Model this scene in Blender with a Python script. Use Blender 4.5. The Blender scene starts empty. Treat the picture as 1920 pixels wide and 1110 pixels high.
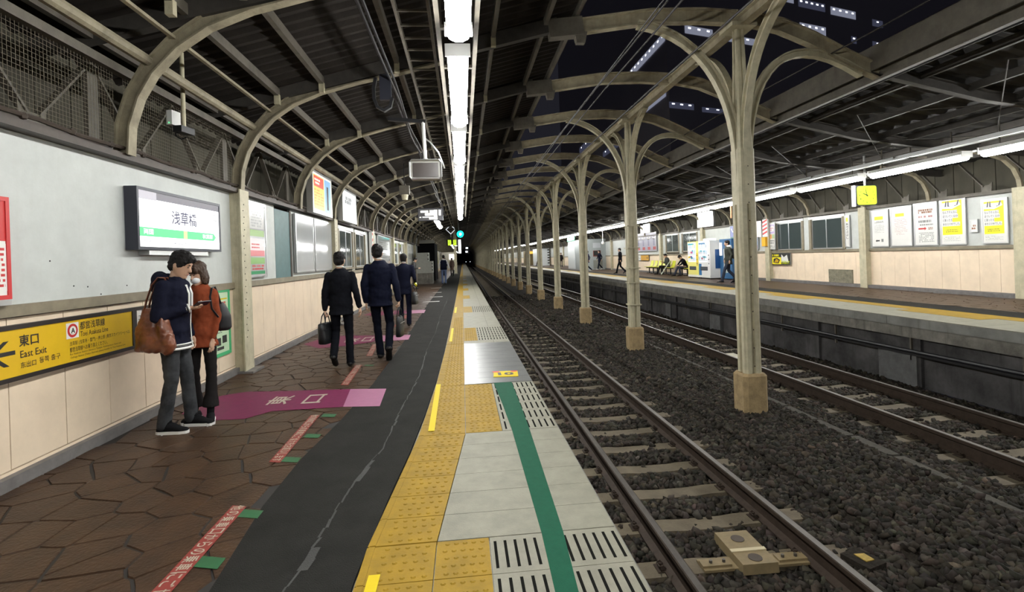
import bpy, bmesh, math, random
import numpy as np
from mathutils import Vector, Matrix, Euler
random.seed(7)
rng = np.random.default_rng(7)
S = bpy.context.scene
COL = S.collection

# ---------------------------------------------------------------- camera, sky, exposure
PSI = math.atan(92/960); RHO = .035
cam_data = bpy.data.cameras.new('camera'); cam = bpy.data.objects.new('camera', cam_data); COL.objects.link(cam)
fw = Vector((math.sin(PSI), math.cos(PSI), 0)); rt = Vector((math.cos(PSI), -math.sin(PSI), 0)); zz = Vector((0,0,1))
R_ = rt*math.cos(RHO) - zz*math.sin(RHO); U_ = rt*math.sin(RHO) + zz*math.cos(RHO)
mw = Matrix((R_, U_, -fw)).transposed().to_4x4(); mw.translation = Vector((0,0,1.5))
cam.matrix_world = mw
cam_data.sensor_width = 36; cam_data.lens = 18.0; cam_data.shift_y = -72.2/1920
cam_data.clip_start = .05; cam_data.clip_end = 400
S.camera = cam
W = bpy.data.worlds.new('night_sky'); S.world = W; W.use_nodes = True
bg = W.node_tree.nodes['Background']; bg.inputs[0].default_value = (.40,.40,.54,1); bg.inputs[1].default_value = .032
S.view_settings.view_transform = 'Standard'; S.view_settings.look = 'None'
S.view_settings.exposure = 0.0; S.view_settings.gamma = 1.0; S.view_settings.use_curve_mapping = False
S.cycles.use_denoising = True
S.cycles.max_bounces = 5; S.cycles.diffuse_bounces = 3; S.cycles.glossy_bounces = 3; S.cycles.transmission_bounces = 4
S.cycles.sample_clamp_indirect = 6
LAMP_K = 58.0       # radiance of the fluorescent tubes

# ---------------------------------------------------------------- materials
MATS = {}
def srgb(h):
    h = h.lstrip('#'); v = [int(h[i:i+2],16)/255 for i in (0,2,4)]
    return tuple(((c+.055)/1.055)**2.4 if c > .04045 else c/12.92 for c in v)
def mat(name, col, rough=.6, metal=0, var=0.0, vs=8.0, bump=0.0, bs=40.0, col2=None, spec=.5, coat=0, stretch=None, streak=0, streakcol=None):
    if name in MATS: return MATS[name]
    if isinstance(col, str): col = srgb(col)
    m = bpy.data.materials.new(name); m.use_nodes = True; MATS[name] = m
    nt = m.node_tree; N = nt.nodes; L = nt.links; b = N['Principled BSDF']
    b.inputs['Base Color'].default_value = (*col,1); b.inputs['Roughness'].default_value = rough
    b.inputs['Metallic'].default_value = metal; b.inputs['Specular IOR Level'].default_value = spec
    if coat: b.inputs['Coat Weight'].default_value = coat; b.inputs['Coat Roughness'].default_value = .08
    tc = None
    if var or bump or streak:
        geo = N.new('ShaderNodeNewGeometry'); mp = N.new('ShaderNodeMapping'); L.new(geo.outputs['Position'], mp.inputs['Vector'])
        if stretch: mp.inputs['Scale'].default_value = stretch
        tc = mp.outputs[0]
    last = None
    if var:
        n = N.new('ShaderNodeTexNoise'); n.inputs['Scale'].default_value = vs; n.inputs['Detail'].default_value = 5; n.inputs['Roughness'].default_value = .65
        L.new(tc, n.inputs['Vector'])
        r = N.new('ShaderNodeValToRGB'); L.new(n.outputs['Fac'], r.inputs['Fac'])
        c2 = col2 if col2 is not None else tuple(c*(1-var) for c in col)
        if isinstance(c2, str): c2 = srgb(c2)
        hi = tuple(min(1,c*(1+var*.4)) for c in col)
        r.color_ramp.elements[0].position = .32; r.color_ramp.elements[0].color = (*c2,1)
        r.color_ramp.elements[1].position = .68; r.color_ramp.elements[1].color = (*hi,1)
        last = r.outputs[0]; L.new(last, b.inputs['Base Color'])
    if streak:
        n = N.new('ShaderNodeTexNoise'); n.inputs['Scale'].default_value = 1.0; n.inputs['Detail'].default_value = 6; n.inputs['Roughness'].default_value = .7
        mp2 = N.new('ShaderNodeMapping'); mp2.inputs['Scale'].default_value = (9,9,.8); L.new(geo.outputs['Position'], mp2.inputs['Vector']); L.new(mp2.outputs[0], n.inputs['Vector'])
        r2 = N.new('ShaderNodeValToRGB'); r2.color_ramp.elements[0].position = .52; r2.color_ramp.elements[0].color = (0,0,0,1)
        r2.color_ramp.elements[1].position = .75; r2.color_ramp.elements[1].color = (streak,streak,streak,1); L.new(n.outputs['Fac'], r2.inputs['Fac'])
        mx = N.new('ShaderNodeMix'); mx.data_type = 'RGBA'; L.new(r2.outputs[0], mx.inputs['Factor'])
        if last: L.new(last, mx.inputs['A'])
        else: mx.inputs['A'].default_value = (*col,1)
        sc_ = streakcol or (.05,.03,.015)
        mx.inputs['B'].default_value = (*sc_,1); L.new(mx.outputs['Result'], b.inputs['Base Color'])
    if bump:
        n = N.new('ShaderNodeTexNoise'); n.inputs['Scale'].default_value = bs; n.inputs['Detail'].default_value = 4; L.new(tc, n.inputs['Vector'])
        bp = N.new('ShaderNodeBump'); bp.inputs['Strength'].default_value = bump; bp.inputs['Distance'].default_value = .01
        L.new(n.outputs['Fac'], bp.inputs['Height']); L.new(bp.outputs[0], b.inputs['Normal'])
    return m
def emit(name, col, k):
    if name in MATS: return MATS[name]
    if isinstance(col, str): col = srgb(col)
    m = bpy.data.materials.new(name); m.use_nodes = True; MATS[name] = m
    b = m.node_tree.nodes['Principled BSDF']; b.inputs['Base Color'].default_value = (*[c*.6 for c in col],1)
    b.inputs['Emission Color'].default_value = (*col,1); b.inputs['Emission Strength'].default_value = k
    b.inputs['Roughness'].default_value = .4
    return m
def glass(name, col=(.9,.95,.95), rough=.03):
    if name in MATS: return MATS[name]
    m = bpy.data.materials.new(name); m.use_nodes = True; MATS[name] = m
    b = m.node_tree.nodes['Principled BSDF']; b.inputs['Base Color'].default_value = (*col,1); b.inputs['Roughness'].default_value = rough
    b.inputs['Transmission Weight'].default_value = 1; b.inputs['IOR'].default_value = 1.45
    return m

# ---------------------------------------------------------------- mesh helpers
class MB:
    """collects faces; build() links them as one mesh object"""
    def __init__(s): s.v=[]; s.f=[]; s.mi=[]; s.mats=[]
    def m(s, mt):
        if mt is None: return 0
        if mt not in s.mats: s.mats.append(mt)
        return s.mats.index(mt)
    def add(s, vs, fs, mt=None):
        o = len(s.v); i = s.m(mt); s.v += [tuple(v) for v in vs]; s.f += [tuple(o+k for k in f) for f in fs]; s.mi += [i]*len(fs)
    def box(s, x0,x1,y0,y1,z0,z1, mt=None):
        s.add([(x0,y0,z0),(x1,y0,z0),(x1,y1,z0),(x0,y1,z0),(x0,y0,z1),(x1,y0,z1),(x1,y1,z1),(x0,y1,z1)],
              [(0,3,2,1),(4,5,6,7),(0,1,5,4),(1,2,6,5),(2,3,7,6),(3,0,4,7)], mt); return s
    def prism(s, pts, z0, z1, mt=None, inset=0, ins_h=None):
        n=len(pts); c=(sum(p[0] for p in pts)/n, sum(p[1] for p in pts)/n)
        top=[(p[0]+(c[0]-p[0])*inset, p[1]+(c[1]-p[1])*inset, z1) for p in pts]
        s.add([(p[0],p[1],z0) for p in pts]+top, [tuple(range(n))[::-1], tuple(range(n,2*n))]+[(i,(i+1)%n,n+(i+1)%n,n+i) for i in range(n)], mt); return s
    def bar(s, a, b, w, h, mt=None, up=(0,0,1)):
        a=Vector(a); b=Vector(b); d=(b-a).normalized(); u=Vector(up)
        if abs(d.dot(u))>.98: u=Vector((0,1,0))
        x=d.cross(u).normalized()*w/2; y=x.cross(d).normalized()*h/2
        vs=[a-x-y,a+x-y,a+x+y,a-x+y,b-x-y,b+x-y,b+x+y,b-x+y]
        s.add(vs,[(0,1,2,3),(7,6,5,4),(0,4,5,1),(1,5,6,2),(2,6,7,3),(3,7,4,0)],mt); return s
    def sweep(s, path, prof, mt=None, side=None, closed=False, scale=None):
        """prof: list of (a,b) offsets; a along side vector, b along normal"""
        P=[Vector(p) for p in path]; n=len(P); m=len(prof); vs=[]
        sd=Vector(side) if side else None
        for i,p in enumerate(P):
            if closed: t=(P[(i+1)%n]-P[i-1]).normalized()
            else: t=(P[min(i+1,n-1)]-P[max(i-1,0)]).normalized()
            sv=sd if sd else (t.cross(Vector((0,0,1))).normalized() if abs(t.z)<.98 else Vector((1,0,0)))
            nv=sv.cross(t).normalized(); s2=t.cross(nv).normalized()
            k=scale[i] if scale else 1
            for a,b in prof: vs.append(p+s2*a*k+nv*b*k)
        fs=[]
        for i in range(n if closed else n-1):
            for j in range(m):
                i2=(i+1)%n; fs.append((i*m+j,i*m+(j+1)%m,i2*m+(j+1)%m,i2*m+j))
        if not closed: fs+= [tuple(range(m))[::-1], tuple(range((n-1)*m,n*m))]
        s.add(vs,fs,mt); return s
    def tube(s, path, r, mt=None, seg=8, closed=False, side=None, scale=None):
        return s.sweep(path,[(r*math.cos(2*math.pi*k/seg),r*math.sin(2*math.pi*k/seg)) for k in range(seg)],mt,side,closed,scale)
    def cyl(s, a, b, r, mt=None, seg=12, r2=None):
        return s.tube([a,b],r,mt,seg,scale=[1,(r2 if r2 is not None else r)/r])
    def loft(s, rings, mt=None, seg=14):
        """rings: (cx,cy,z,rx,ry)"""
        vs=[]; n=len(rings)
        for cx,cy,z,rx,ry in rings:
            for k in range(seg): a=2*math.pi*k/seg; vs.append((cx+rx*math.cos(a),cy+ry*math.sin(a),z))
        fs=[(i*seg+j,i*seg+(j+1)%seg,(i+1)*seg+(j+1)%seg,(i+1)*seg+j) for i in range(n-1) for j in range(seg)]
        fs+=[tuple(range(seg))[::-1],tuple(range((n-1)*seg,n*seg))]
        s.add(vs,fs,mt); return s
    def ell(s, c, r, mt=None, seg=12, rings=8, rot=None):
        vs=[]; fs=[]
        for i in range(rings+1):
            ph=math.pi*i/rings
            for k in range(seg):
                a=2*math.pi*k/seg; v=Vector((r[0]*math.sin(ph)*math.cos(a), r[1]*math.sin(ph)*math.sin(a), -r[2]*math.cos(ph)))
                if rot: v=rot@v
                vs.append(Vector(c)+v)
        for i in range(rings):
            for k in range(seg): fs.append((i*seg+k,i*seg+(k+1)%seg,(i+1)*seg+(k+1)%seg,(i+1)*seg+k))
        s.add(vs,fs,mt); return s
    def caps(s, a, b, ra, rb, mt=None, seg=10):
        a=Vector(a); b=Vector(b); s.ell(a,(ra,)*3,mt,seg,6); s.ell(b,(rb,)*3,mt,seg,6)
        if (b-a).length>1e-5: s.tube([a,b],ra,mt,seg,scale=[1,rb/ra])
        return s
    def mesh(s, name):
        me=bpy.data.meshes.new(name); me.from_pydata(s.v,[],s.f)
        for m in s.mats: me.materials.append(m)
        if len(s.mats)>1: me.polygons.foreach_set('material_index', s.mi)
        me.update(); return me
    def build(s, name, mt=None, parent=None, loc=None, smooth=False, rot=None):
        me=s.mesh(name)
        if mt and not s.mats: me.materials.append(mt)
        if smooth: me.shade_smooth()
        return link(name, me, parent, loc, rot)
def link(name, me, parent=None, loc=None, rot=None):
    o=bpy.data.objects.new(name, me); COL.objects.link(o)
    if parent: o.parent=parent
    if loc: o.location=loc
    if rot: o.rotation_euler=rot
    return o
def tag(o, label=None, cat=None, group=None, kind=None):
    if label: o['label']=label
    if cat: o['category']=cat
    if group: o['group']=group
    if kind: o['kind']=kind
    return o
def thing(name, label, cat, loc=(0,0,0), rz=0, group=None):
    o=bpy.data.objects.new(name,None); COL.objects.link(o); o.location=loc; o.rotation_euler=(0,0,rz); o.empty_display_size=.1
    return tag(o,label,cat,group)
def struct(name, label=None):
    o=bpy.data.objects.new(name,None); COL.objects.link(o); o['kind']='structure'
    if label: o['label']=label
    return o
def copy_tree(src, parent=None):
    c=src.copy(); COL.objects.link(c)
    if parent: c.parent=parent
    for ch in list(src.children): copy_tree(ch,c)
    return c
_txt={}
TS=bpy.data.scenes.new('workbench')
def tmp_dg():
    with bpy.context.temp_override(scene=TS, view_layer=TS.view_layers[0]): return bpy.context.evaluated_depsgraph_get()
def text_mesh(body, size, bold=0.0):
    key=(body,bold)
    if key not in _txt:
        c=bpy.data.curves.new('lettering','FONT'); c.body=body; c.size=1; c.resolution_u=2; c.offset=bold
        o=bpy.data.objects.new('lettering',c); TS.collection.objects.link(o)
        dg=tmp_dg(); me=bpy.data.meshes.new_from_object(o.evaluated_get(dg))
        vs=[tuple(v.co) for v in me.vertices]; fs=[tuple(p.vertices) for p in me.polygons]
        bpy.data.objects.remove(o); bpy.data.curves.remove(c); bpy.data.meshes.remove(me)
        x0=min(v[0] for v in vs); x1=max(v[0] for v in vs); y0=min(v[1] for v in vs); y1=max(v[1] for v in vs)
        _txt[key]=([(v[0]-x0,v[1]-y0) for v in vs],fs,x1-x0,y1-y0)
    return _txt[key]
class Face:
    """a flat printed face. O origin, U right, V up, N outward; u,v in metres"""
    def __init__(s,O,Uv,Vv,lift=.0015):
        s.O=Vector(O); s.U=Vector(Uv); s.V=Vector(Vv); s.N=s.U.cross(s.V).normalized(); s.l=lift
    def p(s,u,v,k=1): return s.O+s.U*u+s.V*v+s.N*s.l*k
    def rect(s,mb,u0,v0,u1,v1,mt,k=1): mb.add([s.p(u0,v0,k),s.p(u1,v0,k),s.p(u1,v1,k),s.p(u0,v1,k)],[(0,1,2,3)],mt)
    def poly(s,mb,pts,mt,k=1): mb.add([s.p(u,v,k) for u,v in pts],[tuple(range(len(pts)))],mt)
    def text(s,mb,body,u,v,mt,w=None,h=None,k=2,bold=0.0,anchor='l'):
        """fit the text to width w and height h (either may be None)"""
        vs,fs,tw,th=text_mesh(body,1,bold)
        if w is None and h is None: h=.05
        sx=w/tw if w else h/th; sy=h/th if h else w/tw
        uo=u-(tw*sx/2 if anchor=='c' else 0)
        mb.add([s.p(uo+a*sx,v+b*sy,k) for a,b in vs],fs,mt)
    def scribble(s,mb,u0,v0,u1,v1,rows,mt,fill=.5,k=2):
        """rows of tiny illegible print"""
        h=(v1-v0)/rows
        for r in range(rows):
            y=v1-(r+.5)*h; x=u0
            while x<u1:
                w=random.uniform(.015,.06); 
                if random.random()<.85: s.rect(mb,x,y-h*fill/2,min(x+w,u1),y+h*fill/2,mt,k)
                x+=w+random.uniform(.006,.02)
                if random.random()<.04 and x>u0+(u1-u0)*.5: break
def LF(y0,z0,x=-3.24): return Face((x,y0,z0),(0,1,0),(0,0,1))      # face on the left wall, read looking at -x
def RF(y0,z0,x=12.74): return Face((x,y0,z0),(0,-1,0),(0,0,1))     # face on the right wall
def lerp(a,b,t): return a+(b-a)*t
def interp(x, pts):
    if x<=pts[0][0]: return pts[0][1]
    for (a,b),(c,d) in zip(pts,pts[1:]):
        if x<=c: return b+(d-b)*(x-a)/(c-a)
    return pts[-1][1]
def remeshed(mb, voxel, smooth=4, name='body'):
    me=mb.mesh('tmp'); bm=bmesh.new(); bm.from_mesh(me); bmesh.ops.recalc_face_normals(bm, faces=bm.faces); bm.to_mesh(me); bm.free()
    o=bpy.data.objects.new('tmp',me); TS.collection.objects.link(o)
    r=o.modifiers.new('r','REMESH'); r.mode='VOXEL'; r.voxel_size=voxel
    if smooth: q=o.modifiers.new('s','SMOOTH'); q.iterations=smooth; q.factor=.5
    dg=tmp_dg(); out=bpy.data.meshes.new_from_object(o.evaluated_get(dg))
    bpy.data.objects.remove(o); bpy.data.meshes.remove(me); out.name=name; out.shade_smooth(); out.materials.clear()
    return out

# palette
pink  = mat('cream_enamel_panel',(.78,.64,.48),.42,var=.10,vs=3,bump=.04,bs=60)
blueW = mat('pale_blue_painted_board',(.52,.545,.525),.55,var=.09,vs=4,bump=.15,bs=25,streak=.10,streakcol=(.30,.28,.22))
teal  = mat('teal_board',(.075,.15,.155),.5,var=.15)
steelC= mat('cream_painted_steel',(.50,.46,.32),.5,var=.22,vs=6,bump=.2,bs=90,streak=.45,streakcol=(.12,.07,.03))
steelD= mat('grimy_painted_steel',(.115,.102,.08),.55,var=.35,vs=5,bump=.2,bs=90,streak=.3)
tanL  = mat('tan_ledge',(.24,.205,.14),.5,var=.25,vs=5)
brownD= mat('dark_brown_steel',(.055,.040,.030),.55,var=.3)
roofM = mat('sooty_roof_sheet',(.023,.019,.016),.85,var=.3,vs=3,bump=.2,bs=30,spec=.2)
boardM= mat('sooty_backing_board',(.062,.056,.038),.8,var=.35,vs=2.5,stretch=(1,1,.4))
brownP= mat('brown_paving',(.060,.033,.018),.42,var=.35,vs=5,bump=.5,bs=45,col2=(.032,.019,.012),spec=.16)
grout = mat('dark_grout',(.018,.015,.013),.8)
asph  = mat('dark_asphalt',(.020,.0195,.0175),.85,spec=.12,var=.3,vs=3,bump=.7,bs=150)
yel   = mat('tactile_yellow',(.30,.185,.014),.6,var=.16,vs=7,bump=.15,bs=90,col2=(.23,.145,.016),spec=.15)
yelB  = mat('bright_yellow_paint',(.62,.47,.012),.6,spec=.15)
white_slab=mat('pale_concrete_slab',(.235,.225,.175),.55,var=.18,vs=6,bump=.25,bs=120,spec=.25)
slot  = mat('slot_black',(.012,.012,.011),.9,spec=.0)
greenS= mat('green_stripe_paint',(.010,.082,.045),.7,var=.12,vs=20,bump=.2,bs=200,spec=.1)
plateM= mat('grey_steel_plate',(.19,.195,.19),.32,metal=.3,var=.2,vs=4)
conc  = mat('stained_concrete',(.20,.19,.165),.8,var=.5,vs=3,bump=.5,bs=30,streak=.7,streakcol=(.03,.028,.025))
ribM = mat('sooty_cream_steel',(.30,.265,.185),.6,var=.35,vs=5,bump=.2,bs=90,streak=.4,streakcol=(.08,.055,.03),spec=.3)
beamM= mat('weathered_cream_steel',(.38,.335,.23),.6,var=.3,vs=5,bump=.2,bs=90,streak=.35,streakcol=(.12,.07,.03),spec=.3)
concD = mat('dark_concrete_wall',(.070,.067,.067),.85,var=.8,vs=1.3,bump=.5,bs=20,streak=.8,streakcol=(.015,.014,.014))
curb  = mat('grey_curb',(.16,.15,.145),.6,var=.3)
black = mat('black_plastic',(.012,.012,.014),.4)
darkF = mat('dark_frame',(.03,.032,.045),.4,metal=.3)
whiteP= mat('white_paint',(.75,.75,.73),.4)
alu   = mat('aluminium',(.62,.63,.63),.3,metal=.85)
redP  = mat('red_print',(.55,.03,.03),.45)
greenP= mat('green_print',(.05,.40,.16),.45)
inkM  = mat('black_print',(.015,.015,.015),.5)
magF  = mat('magenta_floor_film',(.150,.010,.060),.55,var=.18,vs=14,spec=.25)
pinkF = mat('light_pink_floor_film',(.33,.12,.215),.5,var=.08,vs=14)
redF  = mat('red_floor_tape',(.22,.028,.020),.6,var=.12,vs=20)
greenF= mat('green_floor_tape',(.018,.10,.035),.55,var=.15,vs=20)
rustR = mat('rusty_rail',(.040,.027,.019),.7,var=.35,vs=12,spec=.2)
railT = mat('worn_rail_top',(.15,.135,.12),.4,metal=.6,var=.2,vs=8)
sleepM= mat('concrete_sleeper',(.125,.100,.064),.85,var=.35,vs=4,bump=.5,bs=60)
footM = mat('concrete_footing',(.37,.265,.135),.8,var=.35,vs=7,bump=.5,bs=50,streak=.4)
stoneA= mat('ballast_stone',(.050,.041,.031),.85,var=.35,vs=10,col2=(.018,.015,.011),spec=.2)
groundM=mat('ballast_bed',(.028,.023,.018),.95,var=.5,vs=22,bump=1,bs=38,spec=.1)
# ================================================================ LEFT PLATFORM
Y0, Y1 = -9.0, 232.0
WLX = -3.25
floor = struct('floor','left platform floor of brown crazy paving, asphalt, tactile tiles and edge slabs')
MB().box(-4.6,.76,Y0,Y1,-1.12,-.02).build('platform_body',conc,floor)
MB().box(-4.6,-1.0,Y0,Y1,-.03,-.008).build('mortar_bed',grout,floor)
# tile / slab boundaries across the platform
YL=[(2.75,-.556),(4.43,-.433),(6.15,-.375),(9.2,-.34),(20,-.32),(112,-.32)]
YR=[(2.75,-.188),(2.76,-.188),(4.43,-.03),(20,-.045),(112,-.045)]
EDGE=.78
# asphalt strip with a worn seam
ys=[Y0,1.5,2.5,3.34,4.1,5.0,6.45,8.6,12,18,40,Y1]; ax=[-1.2,-1.2,-1.225,-1.30,-1.30,-1.22,-1.16,-1.14,-1.18,-1.26,-1.26,-1.26]
pts=[(x,y) for x,y in zip(ax,ys)]+[(interp(y,YL)-.008,y) for y in ys[::-1]]
a_=MB()
for i in range(len(ys)-1):
    a_.prism([(ax[i],ys[i]),(interp(ys[i],YL)-.008,ys[i]),(interp(ys[i+1],YL)-.008,ys[i+1]),(ax[i+1],ys[i+1])],-.02,.001)
a_.build('asphalt_strip',asph,floor)
patchM=mat('asphalt_patch',(.032,.032,.030),.7,var=.3,vs=6,bump=.5,bs=150)
a_=MB()
seam=[(-.92,2.0,.05),(-.86,2.6,.05),(-.83,3.1,.018),(-.80,3.6,.04),(-.70,4.2,.012),(-.69,4.9,.02),(-.66,5.8,.012),(-.62,6.8,.018),(-.66,8.5,.012),(-.62,10.5,.01),(-.66,14,.012),(-.64,20,.012)]
for (x0,y0,w0),(x1,y1,w1) in zip(seam,seam[1:]):
    n=5
    for k in range(n):
        t0,t1=k/n,(k+1)/n
        xa=lerp(x0,x1,t0)+random.uniform(-.008,.008); xb=lerp(x0,x1,t1)+random.uniform(-.008,.008); w=lerp(w0,w1,t0)*random.uniform(.1,1.1)
        a_.prism([(xa,lerp(y0,y1,t0)),(xa+w,lerp(y0,y1,t0)),(xb+w,lerp(y0,y1,t1)),(xb,lerp(y0,y1,t1))],.0005,.0035)
a_.build('seam_repair',patchM,floor)
# crazy paving: clipped cells of jittered seeds
def voronoi(x0,x1,y0,y1,step):
    nx=int((x1-x0)/step)+2; ny=int((y1-y0)/step)+2
    P=[]
    for j in range(-1,ny+1):
        for i in range(-1,nx+1):
            P.append((x0+(i+.5+(j%2)*.5+random.uniform(-.40,.40))*step, y0+(j+.5+random.uniform(-.40,.40))*step))
    P=np.array(P); cells=[]
    for k,p in enumerate(P):
        if not (x0-step*.2<p[0]<x1+step*.2 and y0-step*.2<p[1]<y1+step*.2): continue
        d=np.hypot(*(P-p).T); near=np.argsort(d)[1:18]
        poly=[(p[0]-1,p[1]-1),(p[0]+1,p[1]-1),(p[0]+1,p[1]+1),(p[0]-1,p[1]+1)]
        def clip(poly,n,c):
            out=[]
            for a,b in zip(poly,poly[1:]+poly[:1]):
                da=a[0]*n[0]+a[1]*n[1]-c; db=b[0]*n[0]+b[1]*n[1]-c
                if da<=0: out.append(a)
                if da*db<0: t=da/(da-db); out.append((a[0]+(b[0]-a[0])*t,a[1]+(b[1]-a[1])*t))
            return out
        for q in near:
            n=P[q]-p; L_=np.hypot(*n); n=n/L_; c=n@(p+P[q])/2-.0048*random.uniform(.6,1.5); poly=clip(poly,n,c)
            if len(poly)<3: break
        for n,c in (((-1,0),-x0),((1,0),x1),((0,-1),-y0),((0,1),y1)):
            if len(poly)>=3: poly=clip(poly,n,c)
        if len(poly)>=3:
            # drop tiny edges
            q=[poly[0]]
            for a in poly[1:]:
                if math.hypot(a[0]-q[-1][0],a[1]-q[-1][1])>.012: q.append(a)
            if len(q)>=3: cells.append(q)
    return cells
cells=voronoi(-3.19,-1.16,2.15,26,.30)
def keep(c):
    cx=sum(p[0] for p in c)/len(c); cy=sum(p[1] for p in c)/len(c)
    return cx < interp(cy,[(y,x) for x,y in zip(ax,ys)])+.02
cells=[c for c in cells if keep(c)]
cells.sort(key=lambda c: min(p[1] for p in c))
def sub(c):   # wobble long edges a little so they read as stone
    out=[]
    for a,b in zip(c,c[1:]+c[:1]):
        out.append(a); L_=math.hypot(b[0]-a[0],b[1]-a[1])
        if L_>.14: out.append(((a[0]+b[0])/2+random.uniform(-.006,.006),(a[1]+b[1])/2+random.uniform(-.006,.006)))
    return out
for c in cells[:300]:
    cx=sum(p[0] for p in c)/len(c); cy=sum(p[1] for p in c)/len(c)
    MB().prism([(p[0]-cx,p[1]-cy) for p in sub(c)],-.012,random.uniform(-.0015,.0012),inset=.03).build('paving_stone',brownP,floor,loc=(cx,cy,0))
b_=MB()
for c in cells[300:]: b_.prism(c,-.01,random.uniform(-.001,.001))
tag(b_.build('distant_paving',brownP,floor),kind='stuff')
MB().box(-3.19,-1.26,26,Y1,-.012,0).box(-3.19,-1.2,Y0,2.15,-.012,0).build('plain_paving',brownP,floor)
# tactile tiles, slabs
def quad(xa0,xb0,xa1,xb1,y0,y1,g=.003): return [(xa0+g,y0+g),(xb0-g,y0+g),(xb1-g,y1-g),(xa1+g,y1-g)]
def tactile(q, studs):
    mb=MB(); mb.prism(q,-.02,.002)
    (ax0,ay0),(bx0,_),(bx1,by1),(ax1,_2)=q
    if studs:
        w=bx0-ax0; d=by1-ay0
        mb.prism([(lerp(ax0,bx0,.03),ay0),(lerp(ax0,bx0,.03)+.03,ay0),(lerp(ax1,bx1,.03)+.03,by1),(lerp(ax1,bx1,.03),by1)],.002,.006) if studs==2 else None
        nx=5; ny=max(2,round(d/.07)); u0=.22 if studs==2 else .10
        for i in range(nx):
            for j in range(ny):
                u=u0+(.94-u0)*(i+(.25 if j%2 else .5)+.1)/nx; v=(j+.5)/ny
                x=lerp(lerp(ax0,bx0,u),lerp(ax1,bx1,u),v); y=lerp(ay0,by1,v)
                mb.prism([(x+.014*math.cos(t*math.pi/3),y+.014*math.sin(t*math.pi/3)) for t in range(6)],.002,.0068,inset=.4)
    return mb
ntile=0; nslab=0
rows=[]
y=1.55
for y1 in (1.85,2.14,2.43,2.755): rows.append((y,y1,'slot')); y=y1
rows+= [(2.76+.2785*k,2.76+.2785*(k+1),'plain') for k in range(6)]
rows+= [(4.435+.283*k,4.435+.283*(k+1),'slot') for k in range(6)]
y=6.14
while y<9.1: rows.append((y,y+.296,'plate')); y+=.296
y=9.12
while y<48:
    ph=((y-9.3)%5.0); kind='slot' if ph<1.85 else 'plain'
    rows.append((y,y+.295,kind)); y+=.295
farY=MB(); farW=MB()
def slab(q,kind,i):
    global nslab
    mb=MB(); mb.prism(q,-.02,.0015 if kind!='slot' else .002, white_slab)
    if kind=='slot' and q[0][1]<17:
        (ax0,ay0),(bx0,_),(bx1,by1),(ax1,_2)=q; w=bx0-ax0; n=max(2,int(w/.052))
        for k in range(n):
            u=(k+.5)/n; x0_=lerp(ax0,bx0,u); x1_=lerp(ax1,bx1,u)
            ya=lerp(ay0,by1,.13); yb=lerp(ay0,by1,.87)
            mb.prism([(x0_-.0075,ya),(x0_+.0075,ya),(x1_+.0075,yb),(x1_-.0075,yb)],0,.0032,slot)
    nslab+=1
    return mb
for (y0,y1,kind) in rows:
    xl0,xl1=interp(y0,YL),interp(y1,YL); xr0,xr1=interp(y0,YR),interp(y1,YR)
    if y1<=2.76: xl0=xl1=-.556; xr0=xr1=-.19
    st=2 if y0<13 else 0
    if ntile<290:
        tactile(quad(xl0,xr0,xl1,xr1,y0,y1),st).build('tactile_tile',yel,floor); ntile+=1
    xs0,xs1=xr0,xr1
    if kind=='slot' and ((y0<6.2) or True):
        w=.278 if y0<2.7 else (.32 if y0<6.2 else .26)
        if ntile<290: tactile(quad(xr0,xr0+w,xr1,xr1+w,y0,y1),1 if y0<13 else 0).build('tactile_tile',yel,floor); ntile+=1
        xs0+=w; xs1+=w
    if kind=='plate':
        slab_q=quad(xs0,EDGE,xs1,EDGE,y0,y1,.0015); mb=MB(); mb.prism(slab_q,-.02,.006); mb.build('steel_plate',plateM,floor); continue
    mid0=(.46 if y0<4.4 else .50)
    if nslab<290:
        slab(quad(xs0,mid0,xs1,mid0,y0,y1,.002),kind,0).build('edge_slab',None,floor)
        slab(quad(mid0,EDGE,mid0,EDGE,y0,y1,.002),kind,0).build('edge_slab',None,floor)
    else: farW.prism(quad(xs0,EDGE,xs1,EDGE,y0,y1,.002),-.02,.0015)
farY.box(-.32,-.045,y,Y1,-.02,.002).box(-.556,-.19,Y0,1.545,-.02,.002)
farW.box(-.04,EDGE,y,Y1,-.02,.0015).box(-.185,EDGE,Y0,1.545,-.02,.0015)
farY.build('tactile_strip',yel,floor); farW.build('edge_strip',white_slab,floor)
MB().box(.70,.79,Y0,Y1,-.14,-.012).build('coping',mat('coping',(.15,.145,.13),.6,var=.3),floor)
# green stripe
g_=MB(); gs=[(1.6,.36,.475),(2.25,.357,.461),(2.75,.372,.49),(4.43,.372,.525),(5.2,.352,.53),(6.17,.315,.53)]
for (y0,a0,b0),(y1,a1,b1) in zip(gs,gs[1:]): g_.prism([(a0,y0),(b0,y0),(b1,y1),(a1,y1)],.002,.0045)
tag(g_.build('boarding_stripe',greenS),'green stripe painted lengthwise on the pale platform edge slabs','floor stripe')
# stop position board "10"
t=thing('stop_plate','yellow plate marked 10 with red corners at the platform edge','plate',(.33,6.42,0))
MB().prism([(0,0),(.31,-.03),(.33,.27),(.02,.30)],.006,.014,yelB).build('backing',None,t)
mb=MB(); f=Face((0,0,.014),(1,-.08,0),(0,1,0)); f.rect(mb,.0,.23,.09,.30,redP); f.rect(mb,.24,.23,.32,.30,redP)
f.text(mb,'10',.165,.06,inkM,w=.20,h=.15,bold=.035,anchor='c'); mb.build('lettering',None,t)
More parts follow.
